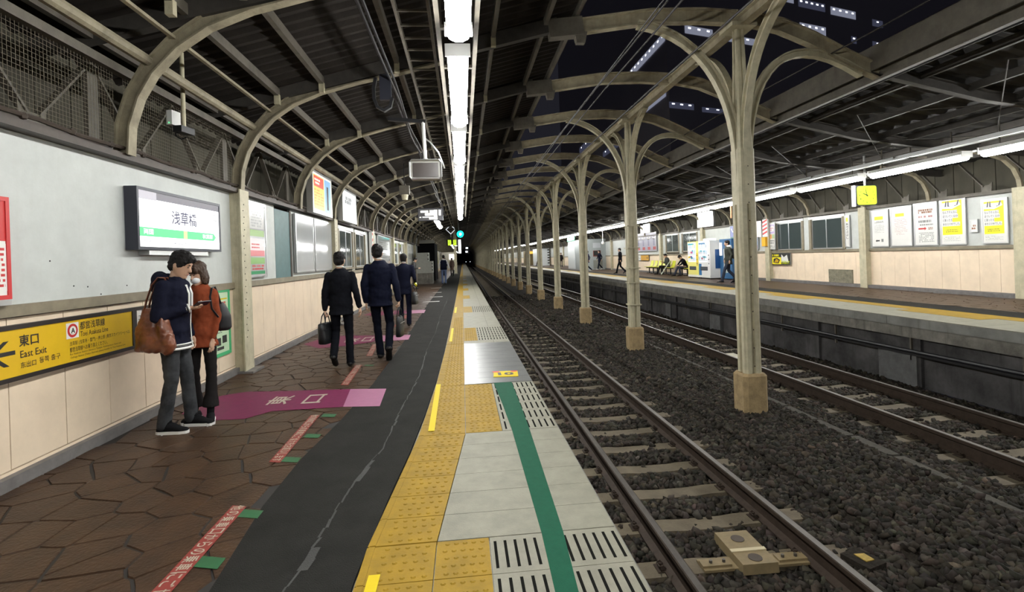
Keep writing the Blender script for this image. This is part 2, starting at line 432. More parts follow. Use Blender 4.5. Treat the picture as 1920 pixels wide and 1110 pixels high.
# bright yellow dashes on the tactile line
for k,(ya,yb,xa,xb,w) in enumerate([(4.53,6.21,-.355,-.372,.055),(1.7,2.50,-.50,-.50,.055),(9.4,11.2,-.30,-.30,.05),(14.4,16.1,-.29,-.29,.05),(7.9,9.75,12,12,0)][:4]):
    mb=MB(); mb.prism([(xa,ya),(xa+w,ya),(xb+w,yb),(xb,yb)],.0075,.0095)
    tag(mb.build('yellow_dash',yelB),['long bright yellow dash on the tactile tiles level with the number 10 plate','bright yellow dash cut off by the bottom of the frame','bright yellow dash on the tactile line beyond the grey steel plates','small distant bright yellow dash farthest along the tactile line'][k],'floor marking')
# magenta direction bands with 東口
def band(name,label,z,tail,head,lead,txt=True,grp=None):
    t=thing(name,label,'floor sign')
    mb=MB(); 
    for P_,m_ in ((head,magF),(lead,pinkF)): mb.prism(P_,.0018,.0032,m_)
    mb.build('film',None,t)
    if txt:
        mb=MB(); f=Face((0,0,.0032),(0,1,0),(-1,0,0),.0008)   # glyph tops towards the wall, read from the track side
        return t,mb,f
    return t,None,None
cream_=mat('cream_print',(.40,.36,.28),.5)
t,mb,f=band('direction_band','nearest magenta floor band with white characters and pale pink end',0,None,
  [(-2.95,5.6),(-2.55,5.30),(-2.2,5.28),(-2.02,5.50),(-1.30,5.50),(-1.385,6.25),(-2.30,6.36),(-2.62,6.42),(-2.86,6.30),(-3.02,5.95)],
  [(-1.30,5.50),(-.915,5.438),(-.955,6.17),(-1.385,6.25)])
def glyph(mb,ch,cx,cy,wy,hx,m_,bold=.01,z=.0042):
    vs,fs,tw,th=text_mesh(ch,1,bold)
    mb.add([(cx-(b/th-.5)*hx, cy+(a/tw-.5)*wy, z) for a,b in vs],fs,m_)
glyph(mb,'東',-2.08,5.92,.36,.24,cream_,.012); glyph(mb,'口',-1.70,5.90,.36,.20,cream_,.012)
mb.build('lettering',None,t)
t,mb,f=band('direction_band','magenta floor band under the two walking businessmen',0,None,
  [(-3.05,10.0),(-2.6,9.4),(-2.2,9.55),(-1.75,9.85),(-1.72,10.65),(-2.3,10.85),(-2.8,10.9)],
  [(-1.72,9.85),(-1.09,9.93),(-1.11,10.55),(-1.70,10.65)])
glyph(mb,'東',-2.2,10.2,.5,.26,cream_,.012); glyph(mb,'口',-1.9,10.25,.5,.2,cream_,.012); mb.build('lettering',None,t)
t,mb,f=band('direction_band','farthest magenta floor band, small, beyond the businessman with yellow bag',0,None,
  [(-2.9,15.0),(-2.5,14.6),(-1.9,14.85),(-1.7,14.9),(-1.7,15.8),(-2.3,15.9),(-2.7,15.9)],[(-1.7,14.9),(-1.16,14.82),(-1.18,15.75),(-1.7,15.8)])
glyph(mb,'東',-2.2,15.3,.6,.26,cream_,.012); mb.build('lettering',None,t)
# red queue tapes
TXT='他の乗車口からの乗車にご協力をお願いします'
def tape(label,xa,ya,xb,yb,w,grn,fulltxt=True):
    t=thing('queue_tape',label,'floor sign')
    mb=MB(); mb.prism([(xa,ya),(xa+w,ya-.03),(xb+w,yb-.03),(xb,yb)],.0018,.0032,redF)
    for gx,gy in grn: mb.prism([(gx,gy),(gx+.135,gy-.04),(gx+.135,gy+.055),(gx,gy+.095)],.0018,.0030,greenF)
    mb.build('film',None,t)
    L_=math.hypot(xb-xa,yb-ya); n=len(TXT); mb=MB()
    for k,ch in enumerate(TXT):
        s_=(k+.6)/(n+.2); cx=lerp(xb,xa,s_)+w/2; cy=lerp(yb,ya,s_); vs,fs,tw,th=text_mesh(ch,1,.012)
        gw=L_/(n+1)*.88; q=max(tw,th)*1.02
        mb.add([(cx+(b-th/2)/q*w*.82, cy-(a-tw/2)/q*gw, .0042) for a,b in vs],fs,cream_)
    mb.build('lettering',None,t)
tape('nearest red lettered floor tape with green tabs, cut by the bottom of the frame',-1.50,1.93,-1.495,3.38,.095,[(-1.405,3.22),(-1.405,2.72)])
tape('second red lettered floor tape with three green tabs, before the nearest magenta band',-1.53,4.08,-1.56,5.27,.092,[(-1.44,5.19),(-1.43,4.60),(-1.44,4.07)])
tape('third red floor tape, beyond the nearest magenta band',-1.555,6.49,-1.625,7.72,.10,[(-1.48,7.6)])
tape('fourth red floor tape, faded, between the two businessmen',-1.60,8.4,-1.70,9.6,.10,[(-1.52,9.4)])
for k,(yy,xx) in enumerate([(12.0,-1.6),(13.6,-1.6)]):
    mb=MB(); mb.prism([(xx-.3,yy),(xx+.06,yy),(xx+.0,yy+.9),(xx-.06,yy+.9)][1:]+[(xx-.04,yy)],.0018,.0032); tag(mb.build('floor_tape',redF),['small faded tape piece past the second magenta band','small faded tape piece before the farthest magenta band'][k],'floor sign')
for k,(x0,x1,yy) in enumerate([(-1.40,-.88,21.0),(-1.45,-1.04,23.8),(-1.75,-1.19,27.6),(-1.5,-.9,18.6)]):
    mb=MB(); mb.box(x0,x1,yy,yy+.28,.0018,.004)
    tag(mb.build('white_line',mat('worn_white_line',(.26,.25,.23),.45)),'short white queue line across the asphalt before the man in jeans','floor marking','white queue lines across the asphalt')

# ---------------------------------------------------------------- left wall
wallL = struct('wall_left','left station wall: cream panels below, pale blue boards above')
MB().box(-3.6,-3.30,Y0,Y1,-.02,2.56).build('wall_core',grout,wallL)
me=MB().box(-.012,.05,0,.512,.115,1.19).mesh('wall_panel'); me.materials.append(pink)
for k in range(-8,130):
    yy=3.977+.520*k
    if yy+.52>60: break
    o=link('wall_panel',me,wallL,loc=(-3.30,yy,0))
MB().box(-3.30,-3.25,60,Y1,.11,1.19).build('distant_panels',pink,wallL)
MB().box(-3.30,-3.246,Y0,Y1,.085,.107).build('panel_edge_trim',pink,wallL)
MB().box(-3.32,-3.19,Y0,Y1,-.02,.085).build('curb',curb,wallL)
MB().box(-3.32,-3.215,Y0,Y1,1.20,1.285).build('ledge',tanL,wallL)
for k in range(-2,20):
    ya=7.82+5.35*k; 
    seg=[(ya,ya+2.55),(ya+2.56,ya+5.15)]
    if k==0: seg=[(7.82,9.28),(10.1,13.05)]
    if k==-1: seg=[(2.47,7.62)]
    if k in(1,3,5,7,9): seg=[(ya,ya+.62),(ya+2.28,ya+2.66),(ya+4.3,ya+5.15)] if k==1 else [(ya,ya+1.1),(ya+2.2,ya+2.7),(ya+4,ya+5.15)]
    for a,b in seg: MB().box(-3.30,-3.252,a,b,1.285,2.56).build('wall_board',blueW,wallL)
MB().box(-3.30,-3.25,9.29,10.09,1.285,2.5).build('teal_board',teal,wallL)
MB().box(-3.30,-3.24,10.05,10.13,1.285,2.52).build('board_post',brownD,wallL)
mb=MB()
for k,(yy,zz_) in enumerate([(4.38,1.60),(4.94,1.30),(4.62,1.39),(4.78,1.375),(5.3,1.36)]): mb.cyl((-3.252,yy,zz_),(-3.249,yy,zz_),.007,seg=6)
mb.build('screw_hole',black,wallL)
# sill beam and hanging conduit above the wall
MB().box(-3.34,-3.13,Y0,Y1,2.555,2.61).box(-3.36,-3.30,Y0,Y1,2.61,2.69).build('sill_beam',brownD,wallL)
mb=MB(); mb.tube([(-3.16,yy,2.66+.012*math.sin(yy*5)) for yy in np.arange(-1,40,.4)],.018,seg=6)
for yy in np.arange(.3,30,.47): mb.ell((-3.16,yy,2.66),(.03,.035,.03),seg=6,rings=4)
mb.build('sill_conduit',brownD,wallL)
# steel posts of the wall
postme=MB().box(-.07,.09,-.12,-.09,0,2.6).box(-.07,.09,.09,.12,0,2.6).box(0,.02,-.10,.10,0,2.6).box(.075,.095,-.15,.15,0,2.6).mesh('wall_post'); postme.materials.append(steelC)
for k in range(-2,20): link('wall_post',postme,wallL,loc=(-3.19,7.69+5.35*k,0))
mb=MB()
for k in range(0,4): 
    for j in range(22): mb.cyl((-3.094,7.62+5.35*k+.03*(j%2),.5+j*.09),(-3.088,7.62+5.35*k+.03*(j%2),.5+j*.09),.009,seg=6)
mb.build('rivets',steelD,wallL)
for k in range(0,6): MB().box(-3.30,-2.98,7.5+5.35*k,7.9+5.35*k,0,.03).build('post_base',curb,wallL)
# windows of the left wall
def window(n,ya,yb,z0,z1,x=-3.25,s=1,lab=''):
    w=struct('window_%d'%n,lab)
    fx=x+ .012*s; th=.05
    def B(a,b,c,d,nm,mt,dx0=-.06,dx1=.03): 
        xs=sorted((x+dx0*s,x+dx1*s)); MB().box(xs[0],xs[1],a,b,c,d).build(nm,mt,w)
    B(ya-.12,yb+.12,z1,z1+.09,'lintel',whiteP); B(ya-.12,ya,z0,z1,'jamb',tanL); B(yb,yb+.12,z0,z1,'jamb',tanL); B(ya-.12,yb+.12,z0-.05,z0,'sill',tanL,-.06,.05)
    ym=(ya+yb)/2
    B(ya,yb,z0,z1,'dark_interior',mat('window_interior',(.035,.04,.042),.3),-.07,-.055)
    for a,b,off in ((ya,ym+.02,0),(ym-.02,yb,-.02)):
        mb=MB(); xs=sorted((x+(off-.005)*s,x+(off+.012)*s))
        mb.box(xs[0],xs[1],a,a+.035,z0,z1).box(xs[0],xs[1],b-.035,b,z0,z1).box(xs[0],xs[1],a,b,z0,z0+.04).box(xs[0],xs[1],a,b,z1-.04,z1)
        mb.build('sash',alu,w)
        xs=sorted((x+(off-.002)*s,x+(off+.002)*s)); MB().box(xs[0],xs[1],a+.035,b-.035,z0+.04,z1-.04).build('pane',mat('dark_window_glass',(.05,.065,.065),.08,spec=.9),w)
window(1,13.9,15.5,1.38,2.42,lab='first window in the left wall'); window(2,15.95,17.4,1.38,2.42,lab='second window in the left wall')
window(3,24.85,26.4,1.38,2.42,lab='third window in the left wall'); window(4,26.8,28.4,1.38,2.42,lab='fourth window in the left wall')
# ================================================================ TRACK BED
gnd=struct('ground','ballast bed between the platforms')
nx,ny=60,400
xs=np.linspace(.74,8.12,nx); yy_=np.concatenate([np.linspace(Y0,20,200),np.linspace(20.3,Y1,ny-200)])
GX,GY=np.meshgrid(xs,yy_)
def bed(x,y):
    z=-1.112+0*x
    for c in (2.19,6.57):
        d=np.abs(x-c); z=np.where(d<1.15, -1.125, z)
    z=np.where((x>3.6)&(x<5.0), -1.05, z)
    return z+.012*np.sin(x*5.1+y*1.3)*np.cos(y*2.3-x)
GZ=bed(GX,GY)
v=np.stack([GX,GY,GZ],-1).reshape(-1,3); ii=np.arange(ny*nx).reshape(ny,nx)
fc=np.stack([ii[:-1,:-1],ii[:-1,1:],ii[1:,1:],ii[1:,:-1]],-1).reshape(-1,4)
me=bpy.data.meshes.new('ballast_bed'); me.from_pydata(v.tolist(),[],fc.tolist()); me.materials.append(groundM); link('ballast_bed',me,gnd)
def stones(name,x0,x1,y0,y1,step,size,sink=.3,keepf=None):
    nx=int((x1-x0)/step); ny=int((y1-y0)/step); N=nx*ny
    ix,iy=np.meshgrid(np.arange(nx),np.arange(ny)); cx=x0+(ix.ravel()+rng.random(N))*step; cy=y0+(iy.ravel()+rng.random(N))*step
    if keepf is not None: k=keepf(cx,cy); cx=cx[k]; cy=cy[k]; N=len(cx)
    cz=bed(cx,cy)+rng.random(N)*size*.55
    base=np.array([(a,b,c) for c in(-1,1) for b in(-1,1) for a in(-1,1)],float)*.5
    V=base[None]*(1+ (rng.random((N,8,3))-.5)*.85)
    sc=size*(.55+.75*rng.random((N,1,1)))*np.array([1,.8,.65])[None,None]*(.8+.4*rng.random((N,1,3)))
    V=V*sc
    a=rng.random((N,3))*np.array([6.28,.9,.9])
    def rot(V,ax,ang):
        c,s=np.cos(ang)[:,None],np.sin(ang)[:,None]; i,j=[(1,2),(2,0),(0,1)][ax]; o=V.copy(); o[...,i]=V[...,i]*c-V[...,j]*s; o[...,j]=V[...,i]*s+V[...,j]*c; return o
    V=rot(V,0,a[:,1]); V=rot(V,1,a[:,2]); V=rot(V,2,a[:,0])
    V+=np.stack([cx,cy,cz],-1)[:,None]
    F=np.array([(0,2,3),(0,3,1),(4,5,7),(4,7,6),(0,1,5),(0,5,4),(2,6,7),(2,7,3),(0,4,6),(0,6,2),(1,3,7),(1,7,5)])
    FF=(F[None]+8*np.arange(N)[:,None,None]).reshape(-1,3)
    me=bpy.data.meshes.new(name); me.vertices.add(N*8); me.vertices.foreach_set('co',V.reshape(-1)); nf=len(FF)
    me.loops.add(nf*3); me.loops.foreach_set('vertex_index',FF.reshape(-1).astype(np.int32))
    me.polygons.add(nf); me.polygons.foreach_set('loop_start',np.arange(0,nf*3,3,dtype=np.int32)); me.polygons.foreach_set('loop_total',np.full(nf,3,dtype=np.int32))
    me.update(calc_edges=True)
    me.materials.append(stoneA)
    at=me.color_attributes.new('tone','FLOAT_COLOR','POINT'); t=(.45+1.0*rng.random(N)**1.6); t=np.where(rng.random(N)<.02,t*2.0,t)
    hue=(rng.random((N,3))-.5)*.22+1; cc=np.ones((N,8,4)); cc[:,:,:3]=(t[:,None]*hue)[:,None]; at.data.foreach_set('color',cc.reshape(-1))
    o=link(name,me,gnd); o['kind']='stuff'; return o
def notrail(x,y):
    k=np.ones(len(x),bool)
    for c in (1.60,2.78,5.96,7.17): k&=np.abs(x-c)>.05
    ph1=((y-SLP1+.32)%.64)-.32; ph2=((y-SLP2+.32)%.64)-.32
    on1=(np.abs(x-2.19)<.93)&(np.abs(ph1)<.145); on2=(np.abs(x-6.57)<.95)&(np.abs(ph2)<.145)
    k&=~(on1|on2)|(rng.random(len(x))<.03)
    return k
SLP1=3.42; SLP2=5.0
# stone tone from a per-stone attribute
nt=stoneA.node_tree; at=nt.nodes.new('ShaderNodeAttribute'); at.attribute_name='tone'; mx=nt.nodes.new('ShaderNodeMix'); mx.data_type='RGBA'; mx.blend_type='MULTIPLY'; mx.inputs['Factor'].default_value=1
bs_=nt.nodes['Principled BSDF']; src=bs_.inputs['Base Color'].links[0].from_socket; nt.links.new(src,mx.inputs['A']); nt.links.new(at.outputs['Color'],mx.inputs['B']); nt.links.new(mx.outputs['Result'],bs_.inputs['Base Color'])
stones('ballast_stones',.80,8.02,2.0,9.0,.0425,.060,keepf=notrail)
stones('ballast_stones',.80,8.02,9.0,16.0,.055,.070,keepf=notrail)
stones('ballast_stones',.80,8.02,16.0,34.0,.105,.10,keepf=notrail)

RAILP=[(-.062,0),(.062,0),(.062,.012),(.010,.03),(.008,.105),(.032,.12),(.033,.148),(.024,.153),(-.024,.153),(-.033,.148),(-.032,.12),(-.008,.105),(-.010,.03),(-.062,.012)]
def rail(x,z,parent):
    mb=MB(); n=len(RAILP)
    vs=[(x+a*1.1,yv,z+b*1.24) for yv in (Y0,Y1) for a,b in RAILP]
    side=[(i,(i+1)%n,n+(i+1)%n,n+i) for i in range(n)]
    mb.add(vs,[s for i,s in enumerate(side) if i not in (7,)],rustR); mb.add([vs[i] for i in (7,8,n+8,n+7)],[(0,1,2,3)],railT)
    return mb.build('rail',None,parent)
def track(label,xa,xb,off,n0):
    t=thing('railway_track',label,'track'); zc=-1.09
    rail(xa,zc,t); rail(xb,zc,t); c=(xa+xb)/2
    prof=[(-.12,-.13),(.12,-.13),(.105,0),(-.105,0)]
    mb=MB(); L_=.99
    # sleeper: lower in the middle
    sec=[(-L_,.0),(-.35,.0),(-.2,-.012),(.2,-.012),(.35,.0),(L_,.0)]
    vs=[(x,a,b+dz) for x,dz in sec for a,b in prof]
    fs=[(i*4+j,i*4+(j+1)%4,(i+1)*4+(j+1)%4,(i+1)*4+j) for i in range(5) for j in range(4)]+[(3,2,1,0),(20,21,22,23)]
    mb.add(vs,fs,sleepM); me=mb.mesh('sleeper')
    for k in range(n0,n0+165): link('sleeper',me,t,loc=(c,off+.64*k,zc+.004),rot=(0,0,random.uniform(-.008,.008)))
    cm=MB()
    cm.box(-.12,.12,-.06,.06,-.004,.008,rustR)
    for s in (-1,1):
        cm.box(s*.055-.02+s*.02,s*.055+.02+s*.02,-.05,.05,0,.022,rustR); cm.cyl((s*.085,0,.02),(s*.085,0,.05),.014,rustR,6)
        cm.tube([(s*.05,-.035,.02),(s*.075,-.04,.045),(s*.10,-.03,.035),(s*.10,.03,.035),(s*.075,.04,.045),(s*.05,.035,.02)],.008,rustR,5)
    cme=cm.mesh('rail_clip')
    for x in (xa,xb):
        for k in range(n0,n0+34): link('rail_clip',cme,t,loc=(x,off+.64*k,zc+.004))
    return t
t1=track('near railway track directly beside the platform with the number 10 plate',1.60,2.78,SLP1,-6)
t2=track('far railway track along the opposite platform, behind the column row',5.96,7.17,SLP2,-8)
# balise box between the near rails
t=thing('trackside_transponder','flat tan transponder box with two dark discs between the near rails','transponder',(2.28,4.12,-1.025),-.02)
bx=mat('tan_plastic',(.22,.165,.085),.55,var=.2,vs=12); MB().prism([(-.15,-.25),(.15,-.25),(.15,.25),(-.15,.25)],-.06,.02,inset=.03).build('housing',bx,t)
MB().box(-.15,.15,-.07,-.03,.02,.028).build('band',mat('pale_band',(.50,.43,.28),.5),t)
for y_ in (.12,-.16): MB().cyl((0,y_,.018),(0,y_,.024),.055,seg=16).build('disc',brownD,t)
for s in (-1,1):
    MB().box(s*.16-.0,s*.16+s*.28,-.2,-.04,-.05,-.03).box(s*.20,s*.44,-.17,-.08,-.03,-.012).build('bracket',bx,t)
    for q in (.25,.36): MB().cyl((s*q,-.13,-.02),(s*q,-.13,.01),.014,seg=6).build('bolt',railT,t)
t=thing('trackside_box','low pale box lying between the rails of the far track','box',(6.26,11.6,-1.06))
MB().prism([(-.22,-.32),(.22,-.32),(.22,.32),(-.22,.32)],-.03,.05,inset=.06).build('lid',mat('pale_box',(.42,.40,.30),.6,var=.2),t)
MB().box(-.24,.24,-.34,.34,-.06,-.03).build('base',bx,t)
t=thing('cable_marker','small yellow painted cable marker beside the right rail of the near track','marker',(3.15,3.88,-1.03),.3)
MB().box(-.10,.10,-.12,.12,-.08,-.01).build('base',groundM,t); MB().prism([(-.03,-.05),(.05,-.06),(.06,.03),(-.02,.06)],-.01,-.003).build('paint',mat('worn_yellow',(.40,.27,.04),.6,var=.4,vs=30),t)
# concrete trough lids beside the far track
tr=thing('cable_trough','row of flat concrete cable trough lids along the left side of the far track','trough',(5.08,0,-1.045))
lid=MB().prism([(-.075,.0),(.075,.0),(.075,.68),(-.075,.68)],-.05,.004,mat('trough_concrete',(.058,.051,.038),.85,var=.5,vs=9,bump=.5),inset=.04).mesh('trough_lid')
for k in range(0,60):
    link('trough_lid',lid,tr,loc=(random.uniform(-.012,.012),2.2+.70*k,random.uniform(-.004,.006)),rot=(0,0,random.uniform(-.02,.02)))
# ================================================================ COLUMNS IN THE MIDDLE ROW
CX=4.40; CYS=[7.62+5.4*k for k in range(-1,40)]
def column_mesh():
    out={}
    r=.125; prof=[]
    for q in range(4):
        a0=q*math.pi/2
        for (u,v_) in [(-.10,.135),(-.03,.135),(-.02,.10),(.02,.10),(.03,.135),(.10,.135)]:
            # face normal direction
            c,s=math.cos(a0),math.sin(a0); prof.append((u*c+v_*s, -u*s+v_*c))
    mb=MB(); n=len(prof)
    mb.sweep([(0,0,-.44),(0,0,1.4),(0,0,3.05)],prof,side=(1,0,0)); out['shaft']=mb.mesh('shaft')
    mb=MB(); mb.sweep([(0,0,3.05),(0,0,3.7),(0,0,4.4),(0,0,4.98)],[(a*.8,b*.8) for a,b in prof],side=(1,0,0),scale=[1.15,.9,.72,.62]); out['upper_shaft']=mb.mesh('upper_shaft')
    sec=[(-.055,-.06),(.055,-.06),(.055,-.035),(.02,-.03),(.02,.03),(.055,.035),(.055,.06),(-.055,.06),(-.055,.035),(-.02,.03),(-.02,-.03),(-.055,-.035)]
    def arm(pts,side):
        mb=MB(); mb.sweep(pts,sec,side=side); return mb.mesh('arm')
    def bez(p0,p1,p2,p3,n=14):
        o=[]
        for i in range(n+1):
            t=i/n; o.append(tuple(((1-t)**3*a+3*(1-t)**2*t*b+3*(1-t)*t*t*c+t**3*d) for a,b,c,d in zip(p0,p1,p2,p3)))
        return o
    out['armL']=arm([(-.075,0,2.2)]+bez((-.08,0,2.9),(-.10,0,4.0),(-.62,0,4.88),(-1.62,0,5.0)),(0,1,0))
    out['armR']=arm([(.075,0,2.2)]+bez((.08,0,2.9),(.12,0,4.3),(.75,0,5.05),(2.05,0,4.24)),(0,1,0))
    out['armF']=arm([(0,-.075,2.2)]+bez((0,-.08,2.9),(0,-.08,3.9),(0,-.45,4.75),(0,-1.35,4.95)),(1,0,0))
    out['armB']=arm([(0,.075,2.2)]+bez((0,.08,2.9),(0,.08,3.9),(0,.45,4.75),(0,1.35,4.95)),(1,0,0))
    mb=MB(); mb.prism([(-.2,-.2),(.2,-.2),(.2,.2),(-.2,.2)],4.92,4.98); out['capital']=mb.mesh('capital')
    mb=MB(); pts=[(-.195,-.14),(-.14,-.195),(.14,-.195),(.195,-.14),(.195,.14),(.14,.195),(-.14,.195),(-.195,.14)]
    mb.prism(pts,-1.12,-.45,inset=.0); mb.prism(pts,-.45,-.415,inset=.14); out['footing']=mb.mesh('footing')
    for k,m_ in out.items(): m_.materials.append(footM if k=='footing' else steelC)
    return out
CM=column_mesh()
ords=['behind the viewer','nearest','second nearest','third nearest','fourth nearest','fifth nearest','sixth nearest']
for k,cy in enumerate(CYS):
    lab=('%s cream steel column with curved branching arms between the two tracks'%ords[k]) if k<7 else 'far cream steel column small in the distance between the tracks'
    t=thing('steel_column',lab,'column',(CX,cy,0),group='row of branching columns between the tracks')
    for nm,me in CM.items():
        n_=nm if not nm.startswith('arm') else 'curved_arm'
        link(n_,me,t)
    if k==2:
        for z_ in (.15,.72,1.10,1.62,2.2): MB().prism([(-.16,-.16),(.16,-.16),(.16,.16),(-.16,.16)],z_,z_+.03).build('collar',steelC,t)
    if k==1:
        mb=MB()
        for z_ in np.arange(-.3,3.0,.28): mb.ell((.005,-.137,z_),(.011,.008,.011),seg=6,rings=4)
        mb.build('rivets',brownD,t)
# ================================================================ FRAME OVER THE TRACKS
fr=struct('trim_1','cream steel frame spanning over both tracks')
IB=[(-.065,-.11),(.065,-.11),(.065,-.09),(.012,-.082),(.012,.082),(.065,.09),(.065,.11),(-.065,.11),(-.065,.09),(-.012,.082),(-.012,-.082),(-.065,-.09)]
bp_=[(1.42,4.92),(1.9,4.96),(2.5,5.05),(3.0,5.12),(3.8,5.14),(4.6,5.10),(5.1,5.0),(5.6,4.80),(6.2,4.50),(6.75,4.26)]
mb=MB(); mb.sweep([(x,0,z) for x,z in bp_],IB,side=(0,1,0)); beamme=mb.mesh('cross_beam'); beamme.materials.append(beamM)
mb=MB(); mb.bar((1.40,0,4.90),(1.92,0,4.955),.17,.27).prism([(1.82,-.05),(1.95,-.05),(1.95,.05),(1.82,.05)],4.70,4.86,inset=-.5); slv=mb.mesh('beam_sleeve'); slv.materials.append(steelD)
for k in range(-2,80):
    yy=7.62+2.7*k; link('cross_beam',beamme,fr,loc=(0,yy,0)); link('beam_sleeve',slv,fr,loc=(0,yy,0))
mb=MB(); mb.sweep([(CX,Y0,5.02),(CX,Y1,5.02)],[(a*1.1,b*.8) for a,b in IB]); mb.build('ridge_girder',beamM,fr)
mb=MB(); mb.sweep([(6.78,Y0,4.32),(6.78,Y1,4.32)],[(a*1.3,b*1.7) for a,b in IB]); mb.box(6.60,6.64,Y0,Y1,4.28,4.66); mb.build('eave_girder',steelD,fr)
mb=MB(); mb.box(6.70,6.72,Y0,Y1,4.08,4.10).box(6.64,6.66,Y0,Y1,4.06,4.075); mb.build('eave_cable',black,fr)
# ================================================================ LEFT CANOPY
cl=struct('ceiling','left platform canopy: sooty folded sheet roof on arched ribs')
mb=MB(); per=.20; ysr=np.append(np.arange(Y0,100.01,per/4),Y1)
def rz(x): return 4.72+.27*x if x>-4 else 0
prof=[0,.045,.045,0]
vs=[];fs=[]
for i,y in enumerate(ysr):
    dz=prof[i%4]
    vs+= [(-4.25,y,rz(-3.99)-.06+dz),(1.88,y,rz(1.88)+dz)]
for i in range(len(ysr)-1): fs.append((2*i,2*i+1,2*i+3,2*i+2))
mb.add(vs,fs,roofM); mb.build('roof_sheet',None,cl)
ribp=[(-3.16,2.60),(-3.14,2.88),(-3.05,3.16),(-2.91,3.40),(-2.68,3.65),(-2.38,3.86),(-1.98,4.03),(-1.45,4.18),(-.87,4.31),(-.2,4.48)]
mb=MB(); mb.sweep([(x,0,z) for x,z in ribp],[(-.012,-.06),(.012,-.06),(.012,.045),(.06,.05),(.06,.065),(-.06,.065),(-.06,.05),(-.012,.045)],side=(0,1,0))
mb.sweep([(x-.0,0,z) for x,z in ribp],[(-.05,-.075),(.05,-.075),(.05,-.06),(-.05,-.06)],side=(0,1,0)); ribme=mb.mesh('arched_rib'); ribme.materials.append(ribM)
mb=MB(); mb.bar((-4.0,0,3.60),(1.55,0,4.98),.11,.20); rafme=mb.mesh('rafter'); steelK=mat('sooty_dark_steel',(.045,.040,.034),.65,var=.3); rafme.materials.append(steelK)
mb=MB(); mb.box(-.02,.02,-.04,.04,-.13,.13); 
for k in range(-4,60):
    yy=7.65+2.675*k if k!=-1 else 5.19; link('arched_rib',ribme,cl,loc=(0,yy,0)); link('rafter',rafme,cl,loc=(0,yy,.02))
for x in (-3.4,-2.55,-1.93,-.86,.56,1.36,1.84):
    MB().box(x-.03,x+.03,Y0,Y1,rz(x)-.12,rz(x)-.01).build('purlin',steelD,cl)
mb=MB(); mb.tube([(-2.93,Y0,3.50),(-2.93,Y1,3.50)],.055,seg=10); mb.build('drain_pipe',ribM,cl)
MB().box(-2.70,-2.66,Y0,Y1,3.70,3.73).build('conduit',ribM,cl)
MB().box(-3.22,-3.14,Y0,Y1,3.36,3.44).build('truss_top_chord',steelD,cl)
mb=MB(); mb.box(-.035,.035,-.035,.035,-.12,.02); hg=mb.mesh('purlin_hanger'); hg.materials.append(steelC)
for k in range(-3,14):
    for x in (-2.55,-1.93,-.86,.56): link('purlin_hanger',hg,cl,loc=(x,7.65+2.675*k-.08,rz(x)-.12))
# backing boards and lattice behind the wall top
for k in range(0,90):
    yy=-2+.45*k; MB().box(-3.97,-3.94,yy,yy+.435,2.4,3.75).build('backing_board',boardM,cl)
MB().box(-4.0,-3.96,Y0,-2,2.3,3.8).box(-4.0,-3.96,38.5,Y1,2.3,3.8).build('distant_backing',boardM,cl)
MB().box(-4.0,-3.3,Y0,Y1,2.50,2.54).build('gutter_floor',grout,cl)
mb=MB(); mb.bar((0,-.67,.80),(0,-.06,.13),.02,.07,up=(1,0,0)); d1=mb.mesh('lattice_bar')
mb=MB(); mb.bar((0,.67,.80),(0,.06,.13),.02,.07,up=(1,0,0)); d2=mb.mesh('lattice_bar')
mb=MB(); mb.add([(.02,-.14,.20),(.02,-.05,.14),(.02,.05,.14),(.02,.14,.20),(.02,.12,-.04),(.02,-.12,-.04),(-.0,-.14,.20),(0,-.05,.14),(0,.05,.14),(0,.14,.20),(0,.12,-.04),(0,-.12,-.04)],[(0,1,2,3,4,5),(11,10,9,8,7,6)]+[(i,(i+1)%6,6+(i+1)%6,6+i) for i in range(6)])
gp=mb.mesh('gusset_plate')
mb=MB(); mb.box(-.02,.02,-.07,.07,-.05,.85); vp=mb.mesh('lattice_post')
for m_ in (d1,d2,gp,vp): m_.materials.append(steelD)
for k in range(-4,26):
    yy=4.46+1.3375*k
    for m_,n_ in ((d1,'lattice_bar'),(d2,'lattice_bar'),(gp,'gusset_plate')): link(n_,m_,cl,loc=(-3.42,yy,2.66))
    if k%2==0: link('lattice_post',vp,cl,loc=(-3.42,yy+.69,2.66))
# wire netting of the first bays
def netting(name,ya,yb,x):
    mb=MB(); w=.0022
    for y in np.arange(ya,yb,.036): mb.box(x-w/2,x+w/2,y-w/2,y+w/2,2.66,3.42)
    for z in np.arange(2.68,3.42,.036): mb.box(x-w/2,x+w/2,ya,yb,z-w/2,z+w/2)
    o=mb.build(name,mat('dull_wire',(.15,.13,.09),.6),cl); o['kind']='stuff'
netting('wire_netting',2.3,5.12,-3.20); netting('wire_netting',5.26,7.58,-3.20)
